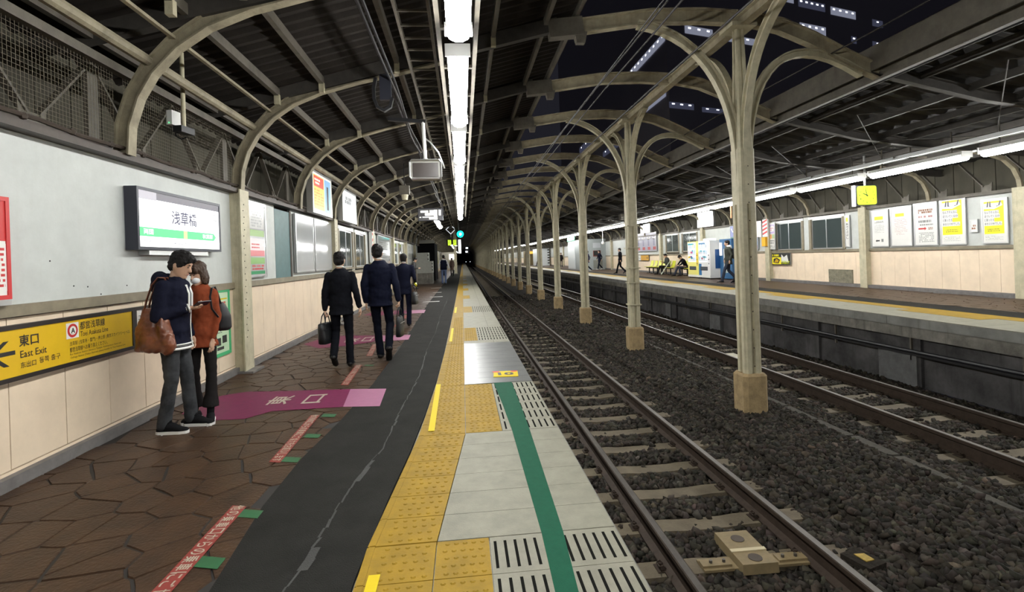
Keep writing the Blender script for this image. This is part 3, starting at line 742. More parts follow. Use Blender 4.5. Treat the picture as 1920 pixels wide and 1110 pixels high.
# ================================================================ RIGHT PLATFORM
fl2=struct('floor.001','opposite platform floor')
ZR=.15; EX=8.05
MB().box(EX+.12,13.4,Y0,Y1,-1.12,ZR-.02).build('platform_body',concD,fl2)
MB().box(EX,EX+.35,Y0,Y1,-.02,ZR-.012).build('coping_beam',mat('coping_grey',(.235,.235,.22),.6,var=.35,vs=2,streak=.4),fl2)
for k in range(0,26):
    MB().box(EX-.006,EX+.02,-4+2.62*k,-4+2.62*k+2.6,-.01,ZR-.016).build('coping_stone',MATS['coping_grey'],fl2)
MB().box(EX+.03,EX+.4,Y0,Y1,-.22,-.02).build('stained_band',conc,fl2)
for k in range(-2,20):
    yy=.5+2.65*k; MB().box(EX+.06,EX+.14,yy,yy+.42,-1.1,-.20).build('buttress',concD,fl2)
for a_,b_2,c_2 in ((8.5,9.35,-.52),(15.6,16.3,-.6),(19.5,20.0,-.55),(6.0,6.6,-.58)): MB().box(EX+.02,EX+.13,a_,b_2,-1.10,c_2).build('pale_block',mat('pale_block',(.12,.12,.12),.8,var=.3,vs=6,bump=.4),fl2)
mb=MB(); mb.tube([(EX+.02,Y0,-.46),(EX+.02,Y1,-.46)],.035,seg=8); mb.box(EX-.01,EX+.10,Y0,Y1,-.53,-.49); mb.build('cable_duct',black,fl2)
mb=MB()
for k in range(0,30): mb.box(EX+.02,EX+.06,1+1.9*k,1.03+1.9*k,-.62,-.22)
mb.build('duct_bracket',steelD,fl2)
y=4.0; k=0
while y<46:
    wide=((y-7.85)%4.25)<1.75
    xa=8.80 if wide else 9.12
    if k<75:
        MB().prism([(EX+.006,y+.003),(xa-.003,y+.003),(xa-.003,y+.567),(EX+.006,y+.567)],ZR-.012,ZR).build('edge_slab',white_slab,fl2)
        MB().prism([(xa,y+.003),(9.50,y+.003),(9.50,y+.567),(xa,y+.567)],ZR-.012,ZR+.003).build('tactile_tile',yel,fl2)
    y+=.57; k+=1
MB().box(EX+.006,9.12,y,Y1,ZR-.012,ZR).box(EX+.006,9.12,Y0,4,ZR-.012,ZR).build('edge_strip',white_slab,fl2)
MB().box(9.12,9.5,y,Y1,ZR-.012,ZR+.003).box(9.12,9.5,Y0,4,ZR-.012,ZR+.003).build('tactile_strip',yel,fl2)
MB().box(9.503,10.25,Y0,Y1,ZR-.02,ZR+.001).build('asphalt_strip',asph,fl2)
cs=voronoi(10.26,12.66,7.2,14.4,.34); cs.sort(key=lambda c:c[0][1])
for c in cs[:230]:
    cx=sum(p[0] for p in c)/len(c); cy=sum(p[1] for p in c)/len(c)
    MB().prism([(p[0]-cx,p[1]-cy) for p in c],-.012,0,inset=.02).build('paving_stone',brownP,fl2,loc=(cx,cy,ZR))
MB().box(10.26,12.66,14.4,Y1,ZR-.01,ZR).box(10.26,12.66,Y0,7.2,ZR-.01,ZR).build('plain_paving',brownP,fl2)
# ================================================================ RIGHT WALL
wallR=struct('wall_right','opposite station wall: cream panels below, pale blue boards above')
RX=12.80
MB().box(RX+.05,RX+.35,Y0,Y1,0,2.66).build('wall_core',grout,wallR)
MB().box(RX-.12,RX+.06,Y0,Y1,0,.245).build('curb',curb,wallR)
me=MB().box(-.05,0,0,.497,.25,1.30).mesh('wall_panel'); me.materials.append(pink)
for k in range(-8,80):
    yy=15.117-.503*12+.503*k
    link('wall_panel',me,wallR,loc=(RX+.05,yy,0))
MB().box(RX,RX+.05,49.3,Y1,.25,1.30).build('distant_panels',pink,wallR)
MB().box(RX-.05,RX+.05,Y0,Y1,1.31,1.39).build('ledge',tanL,wallR)
RP=[-.1,5.25,10.5,15.12,20.25,26.1,31.9,37.5,42.9]+[48.2+5.3*k for k in range(22)]
for a,b in zip(RP,RP[1:]):
    cuts=[(c-.12,d+.12) for c,d in ((18.25,19.8),(16.15,17.7),(29.4,31.2),(27.0,28.8)) if a<c<b]; y=a+.12
    for c,d in sorted(cuts):
        MB().box(RX+.0,RX+.05,y,c,1.39,2.62).build('wall_board',blueW,wallR); y=d
    MB().box(RX+.0,RX+.05,y,b-.12,1.39,2.62).build('wall_board',blueW,wallR)
pm=MB().box(-.09,.09,-.12,-.09,ZR,2.7).box(-.09,.09,.09,.12,ZR,2.7).box(-.01,.01,-.1,.1,ZR,2.7).box(-.11,-.09,-.14,.14,ZR,2.7).mesh('wall_post'); pm.materials.append(steelC)
for y in RP: link('wall_post',pm,wallR,loc=(RX-.06,y,0))
MB().box(RX-.10,RX+.1,Y0,Y1,2.62,2.70).build('sill_beam',steelD,wallR)
MB().box(RX-.035,RX+.01,15.75,16.85,.25,.70).build('bare_patch',mat('bare_render',(.20,.185,.13),.9,var=.4,vs=9,bump=.5),wallR)
window(5,18.25,19.8,1.42,2.50,x=RX,s=-1,lab='first window in the opposite wall'); window(6,16.15,17.7,1.42,2.50,x=RX,s=-1,lab='second window in the opposite wall')
window(7,29.4,31.2,1.50,2.55,x=RX,s=-1,lab='third window in the opposite wall'); window(8,27.0,28.8,1.50,2.55,x=RX,s=-1,lab='fourth window in the opposite wall')
# ================================================================ RIGHT CANOPY
cr=struct('ceiling.001','opposite platform canopy')
RPf=[(6.6,4.42),(8.6,3.97),(10,3.78),(13.9,3.46)]
def rzr(x): return interp(x,RPf)
vs=[];fs=[];nn=len(RPf)
ysr=np.append(np.arange(Y0,80,.10),Y1)
for i,y in enumerate(ysr):
    for x,z in RPf: vs.append((x,y,z+prof[(i//1)%4]*1.0+.06))
for i in range(len(ysr)-1):
    for j in range(nn-1): fs.append((nn*i+j,nn*i+j+1,nn*(i+1)+j+1,nn*(i+1)+j))
mb=MB(); mb.add(vs,fs,mat('dark_roof_sheet',(.028,.027,.026),.85,var=.3)); mb.build('roof_sheet',None,cr)
mb=MB(); mb.sweep([(x,0,z-.09) for x,z in RPf],[(a*.9,b*.8) for a,b in IB],side=(0,1,0)); steelK=mat('sooty_dark_steel',(.045,.040,.034),.65,var=.3); m_=mb.mesh('rafter'); m_.materials.append(steelK)
rr=[(12.72,2.66),(12.68,2.9),(12.55,3.15),(12.3,3.36),(11.9,3.48),(11.3,3.58)]
mb=MB(); mb.sweep([(x,0,z) for x,z in rr],[(-.05,-.05),(.05,-.05),(.05,-.03),(.015,-.03),(.015,.05),(-.015,.05),(-.015,-.03),(-.05,-.03)],side=(0,1,0)); m2=mb.mesh('arched_rib'); m2.materials.append(ribM)
for k in range(-3,38):
    link('rafter',m_,cr,loc=(0,7.62+2.7*k,0))
for a,b in zip(RP,RP[1:]):
    link('arched_rib',m2,cr,loc=(0,a,0)); link('arched_rib',m2,cr,loc=(0,(a+b)/2,0))
for x in (7.5,8.35,9.2,9.75,10.6,11.5,12.4): MB().box(x-.03,x+.03,Y0,Y1,rzr(x)-.07,rzr(x)+.05).build('purlin',steelK,cr)
mb=MB()
for k in range(0,14):
    a=(7.5,3.6+2.7*k,rzr(7.5)-.25); b=(10.4,6.3+2.7*k,rzr(10.4)-.2); mb.tube([a,b],.008,seg=5)
    mb.tube([(10.4,3.6+2.7*k,rzr(10.4)-.2),(7.5,6.3+2.7*k,rzr(7.5)-.25)],.008,seg=5)
mb.build('tie_rod',steelK,cr)
for k in range(0,75):
    yy=5+.55*k; MB().box(13.33,13.36,yy,yy+.53,2.5,3.6).build('backing_board',boardM,cr)
MB().box(13.34,13.38,46.3,Y1,2.4,3.6).box(13.34,13.38,Y0,5,2.4,3.6).build('distant_backing',boardM,cr)
MB().box(12.85,13.36,Y0,Y1,2.6,2.64).build('gutter_floor',grout,cr)
for k in range(-4,36):
    yy=13.86-1.1*0+1.17*k if k>=0 else 13.86+1.17*k
    if yy>4:
        link('lattice_bar',d2,cr,loc=(12.98,yy,2.72)); link('gusset_plate',gp,cr,loc=(12.98,yy,2.74))
# ================================================================ LIGHTS
tubeM=emit('fluorescent_tube',(1.0,1.0,.97),LAMP_K)
def fixture(name_label, x,y,z,L_,wd=.20,group=None):
    t=thing('fluorescent_light',name_label,'lamp',(x,y,z),group=group)
    MB().box(-wd/2,wd/2,0,L_,.03,.10).box(-wd/2-.02,wd/2+.02,-.02,0,-.02,.10).box(-wd/2-.02,wd/2+.02,L_,L_+.02,-.02,.10).build('housing',whiteP,t)
    MB().sweep([(0,.02,0),(0,L_-.02,0)],[(wd/2*math.cos(a),.07*math.sin(a)-.015) for a in np.linspace(0,2*math.pi,11)[:-1]],side=(1,0,0)).build('tube',tubeM,t)  # tube section thickened to take in the bloom around the lit lamp
    mb=MB(); 
    for yy in (.3,L_-.3): mb.box(-.01,.01,yy-.01,yy+.01,.10,.55)
    mb.box(-.012,.012,.29,L_-.29,.10,.115)
    mb.build('hanger',steelD,t)
ordl=['nearest, cut by the top edge','second','third','fourth','fifth','sixth','seventh','eighth and farthest']
for k in range(-4,8):
    lab='ceiling tube light over the tactile line, %s of the row'%(ordl[k] if k>=0 else 'behind the viewer')
    fixture(lab,.03-.012*k,2.02+2.86*k,3.44,2.40,group='tube lights in a row over the left platform edge')
for k,(x,y) in enumerate([(-1.15,23.3),(-1.18,26.2),(-1.2,48),(-1.2,56),(-1.2,64),(-1.2,72),(-1.2,82),(-1.2,92),(-1.2,104),(-1.2,118)]):
    fixture('short slanting tube light just below the platform number sign' if k==0 else 'dim distant tube light deep inside the left platform',x,y,3.3 if k<2 else 3.1,2.3,group='farther tube lights of the left platform')
ordr=['nearest, cut by the right edge','second','third','fourth','fifth','sixth','seventh','eighth','ninth','tenth','eleventh','twelfth']
for k in range(-3,58):
    y=6.56+2.68*k
    lab='hanging tube light of the opposite platform, %s from the right'%ordr[k] if 0<=k<12 else 'small hanging tube light farther along the opposite platform'
    fixture(lab,10.0,y,3.19+.004*max(0,y-8),2.34,.20,group='tube lights in a row along the opposite platform')
# raceways
t=cl
MB().box(-.17,-.13,Y0,25,3.55,3.64).box(.17,.21,Y0,25,3.55,3.64).build('light_channel',steelD,t)
mb=MB()
for y in np.arange(-3,25,.95): mb.box(-.13,.17,y,y+.05,3.57,3.60)
for y in np.arange(-3,25,2.675): mb.box(-.15,-.13,y,y+.03,3.6,4.7).box(.17,.19,y,y+.03,3.6,4.75)
mb.build('crossbar',steelD,t)
t=cr
MB().box(9.90,10.10,Y0,95,3.42,3.50).box(9.62,9.66,Y0,95,3.36,3.42).box(10.35,10.38,Y0,95,3.30,3.34).build('light_channel',alu,t)
mb=MB()
for y in np.arange(-3,95,2.7): mb.box(9.6,10.4,y,y+.03,3.40,3.44).box(9.99,10.01,y,y+.02,3.44,3.8)
mb.build('crossbar',steelD,t)
# cable ladder tray
t=thing('cable_ladder','dark cable ladder running beside the tube lights under the left roof','cable tray',(0,0,0))
MB().box(-.60,-.57,Y0,60,3.98,4.06).build('side_rail',steelD,t); MB().box(-.27,-.24,Y0,60,3.98,4.06).build('side_rail',steelD,t)
me=MB().box(-.57,-.27,-.012,.012,0,.02).mesh('rung'); me.materials.append(steelD)
for k in range(0,190): link('rung',me,t,loc=(0,Y0+.32*k+.1,3.99))
mb=MB()
for j,(x,z) in enumerate([(-.90,3.95),(-.86,3.97),(-.93,4.0)]):
    mb.tube([(x+.02*math.sin(y*1.1+j),y,z+.03*math.sin(y*1.7+j)) for y in np.arange(1,30,.5)],.016,seg=6)
tag(mb.build('cable_bundle',black),'black cable bundle running beside the cable ladder','cable')
# ================================================================ SIGNS AND BOARDS, LEFT
def board(name,label,cat,F_,w,h,depth,frame_m,face_m,rim=.02,group=None):
    """F_: Face with O at lower-left of the front plane. returns (thing, MB for print)"""
    t=thing(name,label,cat,group=group)
    o,u,v,n=F_.O,F_.U,F_.V,F_.N
    def bx(mb,u0,u1,v0,v1,n0,n1,mt=None):
        P=[o+u*a+v*b+n*c for c in (n0,n1) for (a,b) in ((u0,v0),(u1,v0),(u1,v1),(u0,v1))]
        mb.add(P,[(0,3,2,1),(4,5,6,7),(0,1,5,4),(1,2,6,5),(2,3,7,6),(3,0,4,7)],mt)
    mb=MB(); bx(mb,-rim,0,-rim,h+rim,-depth,.008); bx(mb,w,w+rim,-rim,h+rim,-depth,.008); bx(mb,0,w,-rim,0,-depth,.008); bx(mb,0,w,h,h+rim,-depth,.008)
    mb.build('frame',frame_m,t)
    mb=MB(); bx(mb,0,w,0,h,-depth,0); mb.build('face',face_m,t)
    return t,MB()
# illuminated station name sign
F_=LF(5.31,1.735,-3.13)
scrW=emit('lit_sign_white',(1,1,1),1.25)
t,mb=board('station_name_sign','illuminated station name sign in black frame with green line, above the couple','sign',F_,1.65,.56,.11,darkF,scrW,.03)
gL=emit('lit_sign_green',(.08,.72,.22),.9); navyI=mat('sign_navy_ink',(.03,.03,.10),.5); wht=emit('lit_sign_letter',(1,1,1),1.15); grI=mat('sign_grey_ink',(.22,.21,.25),.5)
F_.rect(mb,0,.485,1.65,.56,grI); F_.rect(mb,0,.475,.30,.56,mat('sign_pale_corner',(.60,.58,.66),.5),2)
F_.text(mb,'浅草橋',.83,.255,navyI,w=.52,h=.15,bold=.012,anchor='c'); F_.text(mb,'あさくさばし',.83,.215,navyI,w=.28,h=.03,anchor='c')
F_.rect(mb,0,.105,.80,.195,gL); F_.poly(mb,[(.88,.105),(1.50,.105),(1.56,.15),(1.50,.195),(.88,.195)],gL); F_.rect(mb,.80,.105,.88,.195,mat('sign_pale_box',(.80,.85,.45),.5))
F_.text(mb,'両国',.07,.125,wht,w=.16,h=.055,bold=.01); F_.text(mb,'秋葉原',1.22,.125,wht,w=.25,h=.055,bold=.01)
F_.text(mb,'Asakusabashi',.60,.035,navyI,w=.36,h=.034); F_.text(mb,'Ryogoku',.08,.045,navyI,w=.18,h=.028); F_.text(mb,'Akihabara',1.25,.045,navyI,w=.22,h=.026)
F_.rect(mb,1.52,.36,1.60,.44,grI); F_.rect(mb,1.527,.367,1.593,.433,scrW,2); mb.build('lettering',None,t)
F_.O=Vector((-3.13,5.31,1.735)); MB().box(-3.25,-3.15,5.5,6.7,1.655,1.70).build('bracket',alu,t)
# yellow guide sign
yS=mat('guide_sign_yellow',(.74,.47,.02),.3,var=.06,vs=5)
F_=LF(2.6,.775,-3.205)
t,mb=board('exit_guide_sign','long yellow guide sign reading East Exit and Asakusa Line on the cream wall','sign',F_,2.68,.335,.04,mat('sign_frame_dark',(.018,.014,.012),.4),yS,.032)
def gy(y): return y-2.6
def gz(z): return z-.775
F_.text(mb,'東口',gy(4.012),gz(.978),inkM,w=.172,h=.085,bold=.012)
F_.text(mb,'East Exit',gy(4.02),gz(.897),inkM,w=.235,h=.052,bold=.004)
F_.text(mb,'东出口',gy(4.02),gz(.822),inkM,w=.135,h=.045,bold=.006); F_.text(mb,'동쪽 출구',gy(4.185),gz(.828),inkM,w=.20,h=.045,bold=.002)
# arrow
F_.rect(mb,gy(3.80),gz(.932),gy(3.980),gz(.962),inkM)
F_.poly(mb,[(gy(3.76),gz(.947)),(gy(3.885),gz(1.035)),(gy(3.93),gz(1.035)),(gy(3.81),gz(.947)),(gy(3.93),gz(.857)),(gy(3.885),gz(.857))],inkM,1.2)
def disc(mb,F_,u,v,r,m_,k,sx=1): F_.poly(mb,[(u+r*sx*math.cos(a),v+r*math.sin(a)) for a in np.linspace(0,2*math.pi,29)[:-1]],m_,k)
wq=mat('sign_white',(.80,.80,.76),.35)
F_.rect(mb,gy(4.455),gz(.965),gy(4.590),gz(1.092),wq,1); disc(mb,F_,gy(4.522),gz(1.028),.056,redP,2); disc(mb,F_,gy(4.522),gz(1.028),.036,wq,3)
F_.text(mb,'A',gy(4.522),gz(1.006),inkM,h=.044,bold=.03,anchor='c',k=4)
F_.text(mb,'都営浅草線',gy(4.602),gz(1.022),inkM,w=.30,h=.068,bold=.006); F_.text(mb,'Toei Asakusa Line',gy(4.605),gz(.966),inkM,w=.335,h=.042)
F_.text(mb,'浅草駅 (浅草寺・雷門)・押上駅 (東京スカイツリー) へは、',gy(4.485),gz(.900),inkM,w=.76,h=.040)
F_.text(mb,'都営浅草線へお乗り換えください。',gy(4.485),gz(.852),inkM,w=.44,h=.040)
F_.text(mb,'For Asakusa Station (Senso-ji Temple, Kaminarimon Gate) and',gy(4.487),gz(.824),inkM,w=.62,h=.020); F_.text(mb,'Oshiage Station (Tokyo Skytree), please transfer to Toei Asakusa Line.',gy(4.49),gz(.797),inkM,w=.68,h=.020)
mb.build('lettering',None,t)
F_=LF(5.345,.775,-3.205)
t,mb=board('lift_guide_sign','white guide sign right of the yellow sign, mostly hidden behind the couple','sign',F_,.80,.335,.04,MATS['sign_frame_dark'],wq,.032)
F_.text(mb,'エレベーター',.03,.235,inkM,w=.48,h=.055); F_.text(mb,'Elevator',.03,.16,inkM,w=.2,h=.04); mb.build('lettering',None,t)
# red framed board, far left
F_=LF(3.0,1.36,-3.19)
t,mb=board('notice_board','red edged notice board cut off by the left edge of the photo','notice board',F_,.915,.66,.04,redP,wq,.03)
F_.rect(mb,.80,.03,.915,.36,wq); F_.rect(mb,.60,.38,.915,.66,redP); F_.scribble(mb,.80,.05,.90,.34,8,redP); mb.build('print',None,t)
MB().box(-3.25,-3.17,3.0,3.93,1.29,1.33).build('shelf',alu,t)
# green bordered poster
F_=LF(6.86,.37,-3.235)
t,mb=board('poster','green bordered notice poster on the cream wall behind the woman','poster',F_,.52,.80,.006,greenP,mat('pale_green_paper',(.50,.66,.45),.5),.045)
F_.rect(mb,.03,.70,.49,.72,yelB); F_.scribble(mb,.17,.60,.46,.68,2,redP,.7); F_.scribble(mb,.17,.42,.46,.58,5,inkM,.4); F_.rect(mb,.17,.33,.46,.37,mat('blue_print',(.08,.16,.5),.5)); F_.scribble(mb,.17,.26,.46,.32,3,inkM,.4)
F_.rect(mb,.17,.10,.28,.20,inkM); F_.rect(mb,.32,.12,.45,.22,inkM); F_.rect(mb,.17,.04,.36,.08,inkM); mb.build('print',None,t)
# glossy poster case at the first post
glossW=mat('glossy_poster_film',(.52,.53,.53),.12,coat=1)
F_=LF(8.05,1.37,-3.20)
t,mb=board('poster_case','tall glossy poster case with green and red bands beside the first wall post','poster',F_,.66,1.10,.04,alu,glossW,.035)
gbk=mat('grey_print',(.22,.23,.22),.3)
F_.rect(mb,.05,.72,.60,1.05,mat('pale_grey_print',(.55,.55,.53),.2)); F_.scribble(mb,.10,.74,.52,1.0,6,gbk,.7)
for z0,z1,c in ((.60,.70,'#8fb26a'),(.38,.56,'#e3c3c6'),(.29,.38,'#c8545c'),(.17,.27,'#7fae5e'),(.01,.06,'#2f8f5a')): F_.rect(mb,.04,z0,.60,z1,mat('band'+c,srgb(c),.2))
F_.scribble(mb,.10,.07,.55,.16,2,redP,.6); F_.scribble(mb,.10,.40,.4,.5,2,redP,.4); mb.build('print',None,t)
# empty glossy white boards
for k,(a,b) in enumerate(((10.19,11.42),(11.47,12.93))):
    F_=LF(a+.05,1.39,-3.19); t,mb=board('poster_case','%s of two empty glossy white poster cases'%('nearer' if k==0 else 'farther'),'poster case',F_,b-a-.1,1.07,.04,alu,mat('glossy_white_board',(.50,.515,.525),.10,coat=1,var=.06,vs=1.5,bump=.25,bs=3),.04,group='empty glossy poster cases')
# lit advertisement boxes above the wall
F_=LF(10.72,2.60,-2.98); litA=emit('lit_ad_paper',(1,.97,.85),.62)
t,mb=board('advert_light_box','lit yellow and blue advertisement box hanging above the glossy boards','advertisement',F_,1.45,.80,.12,alu,litA,.04)
F_.rect(mb,.05,.05,.85,.76,emit('lit_yellow',(.95,.62,.12),.55)); F_.rect(mb,.08,.52,.80,.74,emit('lit_red',(.75,.08,.04),.6),2); F_.rect(mb,.88,.03,1.40,.76,emit('lit_blue',(.25,.50,.80),.5)); F_.rect(mb,1.05,.1,1.2,.62,inkM,2)
F_.scribble(mb,.12,.56,.75,.70,2,litA,.6,3); F_.scribble(mb,.10,.12,.8,.48,6,emit('lit_orange',(.8,.35,.05),.5),.5,3); mb.build('print',None,t)
F_=LF(13.30,2.63,-2.98)
t,mb=board('advert_light_box','lit plain white advertisement box with faint figures, second above the wall','advertisement',F_,1.62,.75,.12,alu,emit('lit_ad_white',(.95,.97,1),.6),.04)
F_.scribble(mb,.25,.42,1.1,.62,2,gbk,.9); F_.scribble(mb,.3,.1,1.2,.3,3,mat('pink_print',(.6,.4,.4),.5),.3); mb.build('print',None,t)
# red striped emergency sign, white board, more windows
F_=LF(18.05,1.5,-3.10)
t,mb=board('emergency_sign','red and white striped emergency button sign on the left wall post','sign',F_,.5,1.05,.10,whiteP,wq,.01)
for k in range(5): F_.poly(mb,[(0,.1+.2*k),(.5,.25+.2*k),(.5,.35+.2*k),(0,.2+.2*k)],redP)
mb.build('print',None,t)
F_=LF(19.85,1.36,-3.19)
t,mb=board('poster_case','glossy white timetable board beyond the striped emergency sign','timetable',F_,3.4,1.16,.04,alu,mat('glossy_white_board',(.5,.5,.5)),.04)
F_.scribble(mb,.5,.3,2.9,1.0,9,gbk,.5); mb.build('print',None,t)
F_=LF(30.5,1.40,-3.20); t,mb=board('poster_case','distant pale poster case past the fourth window','poster',F_,2.0,1.1,.04,alu,wq,.04); F_.scribble(mb,.3,.2,1.7,1.0,8,gbk,.5); mb.build('print',None,t)
# ================================================================ HANGING THINGS
t=thing('platform_monitor','rounded platform monitor hanging on a white pole over the left platform','monitor',(-.525,8.0,2.9),.02)
mb=MB(); rr_=[(x,z) for x,z in [(-.21,-.145),(.21,-.145),(.24,-.11),(.24,.11),(.21,.145),(-.21,.145),(-.24,.11),(-.24,-.11)]]
mb.add([(x,-.04,z) for x,z in rr_]+[(x,.18,z) for x,z in rr_],[tuple(range(8))]+[tuple(range(8,16))[::-1]]+[(i,i+8,(i+1)%8+8,(i+1)%8) for i in range(8)]); mb.build('casing',mat('monitor_casing',(.34,.33,.30),.4),t)
mb=MB(); mb.tube([(x,-.05,z) for x,z in rr_],.016,seg=6,closed=True,side=(0,1,0)); mb.build('rim',alu,t)
MB().box(-.195,.195,-.052,-.045,-.115,.10).build('screen',mat('monitor_screen',(.035,.024,.02),.25,spec=.8),t)
MB().cyl((0,.05,.14),(-.02,.05,.75),.028,seg=12).build('pole',whiteP,t); MB().cyl((0,.05,.13),(0,.05,.18),.045,seg=12).build('pole_collar',whiteP,t)
mb=MB(); mb.tube([(0,.05,.50),(.08,.05,.44),(.20,.05,.28),(.26,.05,.12),(.29,.05,.03)],.013,seg=6); mb.build('conduit',alu,t)
mb=MB(); mb.bar((-.55,.05,.80),(.02,.05,.76),.05,.05); mb.build('arm',black,t)
t=thing('sign_bracket','dark arched hanger with coiled cable beside the cable ladder, above the left platform','hanger',(-.98,7.0,3.75))
mb=MB(); mb.sweep([(-.10,0,.22),(-.13,0,.08),(-.13,0,-.06),(-.09,0,-.17),(.0,0,-.22),(.08,0,-.17),(.11,0,-.05)],[(-.03,-.02),(.03,-.02),(.03,.02),(-.03,.02)],side=(0,1,0)); mb.build('hoop',black,t)
MB().box(-.05,.10,-.03,.03,-.08,.26).build('plate',darkF,t)
t=thing('loudspeaker','grey box loudspeaker with pale horn hanging above the left platform','speaker',(-1.50,14.0,3.33))
MB().box(-.13,.13,-.1,.1,-.04,.20).build('box',steelD,t); MB().cyl((0,0,-.04),(0,0,-.18),.10,seg=12,r2=.07).build('horn',steelC,t); MB().box(-.012,.012,-.012,.012,.20,.8).build('hanger',black,t)
# surveillance camera by the first rib
t=thing('surveillance_camera','pale surveillance camera with green light on a pole by the first arched rib','camera',(-3.03,6.0,3.0),-.2)
MB().cyl((0,0,.9),(0,0,.05),.022,seg=10).build('pole',steelC,t); mb=MB(); mb.prism([(-.05,-.10),(.05,-.10),(.05,.10),(-.05,.10)],.0,.07); mb.build('mount',black,t)
MB().box(-.17,-.10,-.05,.08,.10,.26).build('camera_body',whiteP,t); MB().cyl((-.135,-.05,.12),(-.135,-.057,.12),.005,seg=6).build('indicator',emit('green_led',(.1,1,.3),3),t)
mb=MB(); mb.tube([(-.12,0,.10),(-.10,0,-.02),(-.03,0,-.06),(.03,0,-.04)],.008,seg=6); mb.build('cable',black,t)
# platform number sign
F_=Face((-1.82,22.0,3.20),(1,0,0),(0,0,1))
greyS=mat('sign_grey',(.14,.14,.15),.5); t,mb=board('platform_number_sign','hanging grey sign with white rows and the number 1 over the left platform','sign',F_,1.02,.50,.12,darkF,greyS,.02)
lw=emit('lit_sign_soft',(1,1,.92),1.4)
for u0,v0,u1,v1 in ((.10,.33,.42,.42),(.48,.33,.75,.43),(.28,.20,.75,.31),(.05,.12,.12,.155),(.17,.12,.50,.16),(.45,.04,.75,.15),(.66,.02,.80,.44)): F_.rect(mb,u0,v0,u1,v1,lw)
F_.text(mb,'1',.86,.20,lw,h=.24,w=.09,bold=.03); mb.build('lettering',None,t)
MB().box(-1.80,-1.77,22.03,22.06,3.7,4.6).box(-.86,-.83,22.03,22.06,3.7,4.6).build('hanger',steelD,t)
# signal, clocks and lit column at the far end
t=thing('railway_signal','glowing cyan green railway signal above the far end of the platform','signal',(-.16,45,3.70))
MB().cyl((0,-.0,0),(0,.1,0),.40,seg=20).build('hood',black,t); MB().cyl((0,-.02,0),(0,-.01,0),.30,seg=20).build('lens',emit('signal_halo_cyan',(.01,.85,.72),2.2),t); MB().cyl((0,-.03,0),(0,-.025,0),.11,seg=12).build('lens_core',emit('signal_core',(.7,1,1),12),t); MB().box(-.04,.04,.1,.18,-.3,1.4).build('mast',black,t)  # lens disc drawn oversized, its dimmer cyan rim stands in for the halo
t=thing('diamond_marker','white outlined diamond marker left of the cyan signal','marker',(-.98,45,4.14))
mb=MB(); mb.tube([(-.40,0,0),(0,0,.38),(.40,0,0),(0,0,-.40)],.045,seg=6,closed=True,side=(0,1,0)); mb.build('outline',emit('lit_outline',(.9,.95,1),.8),t); MB().box(-.03,.03,.0,.06,-.7,-.38).build('stem',whiteP,t)
t=thing('lit_advert_column','bright white upright lit panel just below the cyan signal','light panel',(-.24,44,2.6))
MB().box(-.12,.12,0,.2,-.60,.60).build('frame',alu,t); MB().box(-.105,.105,-.02,0,-.58,.58).build('panel',emit('white_panel_glow',(1,1,1),3),t); MB().box(-.02,.02,.1,.14,.60,2.2).build('hanger',steelD,t)
for k,(x,z,rz_) in enumerate([(-1.12,2.98,.9),(-.66,2.98,-.9)]):
    t=thing('platform_clock','%s of two small glowing yellow green clock faces left of the lit white panel'%('left' if k==0 else 'right'),'clock',(x,45,z),rz_)
    MB().box(-.24,.24,0,.1,-.26,.26).build('case',black,t); MB().box(-.22,.22,-.01,0,-.24,.24).build('dial',emit('clock_glow',(.62,.85,.05),1.0),t); MB().box(-.01,.01,-.02,-.01,0,.2).box(-.14,.0,-.02,-.01,-.01,.01).build('hand',inkM,t)
t=thing('small_exit_signs','cluster of small red, orange and white lit signs beside the glowing clocks','sign',(-.50,46,2.75))
MB().box(-.22,.05,0,.08,-.08,.22).build('case',black,t); MB().box(-.2,.03,-.01,0,.05,.2).build('red_face',emit('sign_red_glow',(.9,.1,.03),1.5),t); MB().box(-.2,.03,-.01,0,-.06,.03).build('white_face',emit('white_panel_glow',(1,1,1),3),t)
# far end enclosure on the left platform
t=thing('relay_cabinet','stepped pale grey equipment cabinet on a plinth at the end of the left wall','cabinet',(-2.47,33,0))
MB().prism([(-.48,0),(.27,0),(.27,1.3),(-.48,1.3)],.70,2.0).build('tall_body',mat('cabinet_grey',(.36,.37,.33),.5,var=.1),t)
MB().box(.27,.52,0,1.3,.70,1.45).build('low_body',MATS['cabinet_grey'],t); MB().box(-.46,.50,-.05,1.35,0,.70).build('plinth',conc,t)
mb=MB(); 
for z in (.85,1.05,1.25,1.55,1.8): mb.box(.22 if z>1.4 else .47,.30 if z>1.4 else .54,-.02,0,z,z+.07)
mb.build('hinge',black,t)
t=struct('trim_2','black walled stair enclosure behind the grey cabinet')
MB().box(-3.25,-2.05,38,38.1,0,2.75).build('end_wall',mat('matte_black',(.012,.012,.014),.9,spec=.05),t); MB().box(-2.12,-2.05,38.1,42,0,2.75).build('side_wall',mat('matte_black',(.012,.012,.014),.9,spec=.05),t)
MB().box(-3.25,-2.05,38.0,38.05,2.76,3.0).build('lit_header',mat('header_pale',(.4,.4,.35),.5),t)
t=thing('far_shop','distant bright shop front deep down the left platform','shop',(0,0,0))
MB().box(-3.1,-.9,76,76.3,0,2.6).build('shop_front',mat('shop_front',(.5,.48,.4),.5),t); MB().box(-2.0,-1.1,74.9,75,1.5,2.3).build('lit_window',emit('shop_glow',(1,.95,.85),1.6),t)
for k,(x,y) in enumerate([(-.75,52),(-.9,62)]):
    t=thing('steel_pillar','%s pale pillar beside the tactile line at the far end'%('nearer' if k==0 else 'farther'),'pillar',(x,y,0)); MB().box(-.14,.14,-.14,.14,0,4.4).build('shaft',steelC,t); MB().box(-.2,.2,-.2,.2,0,.1).build('base',conc,t)
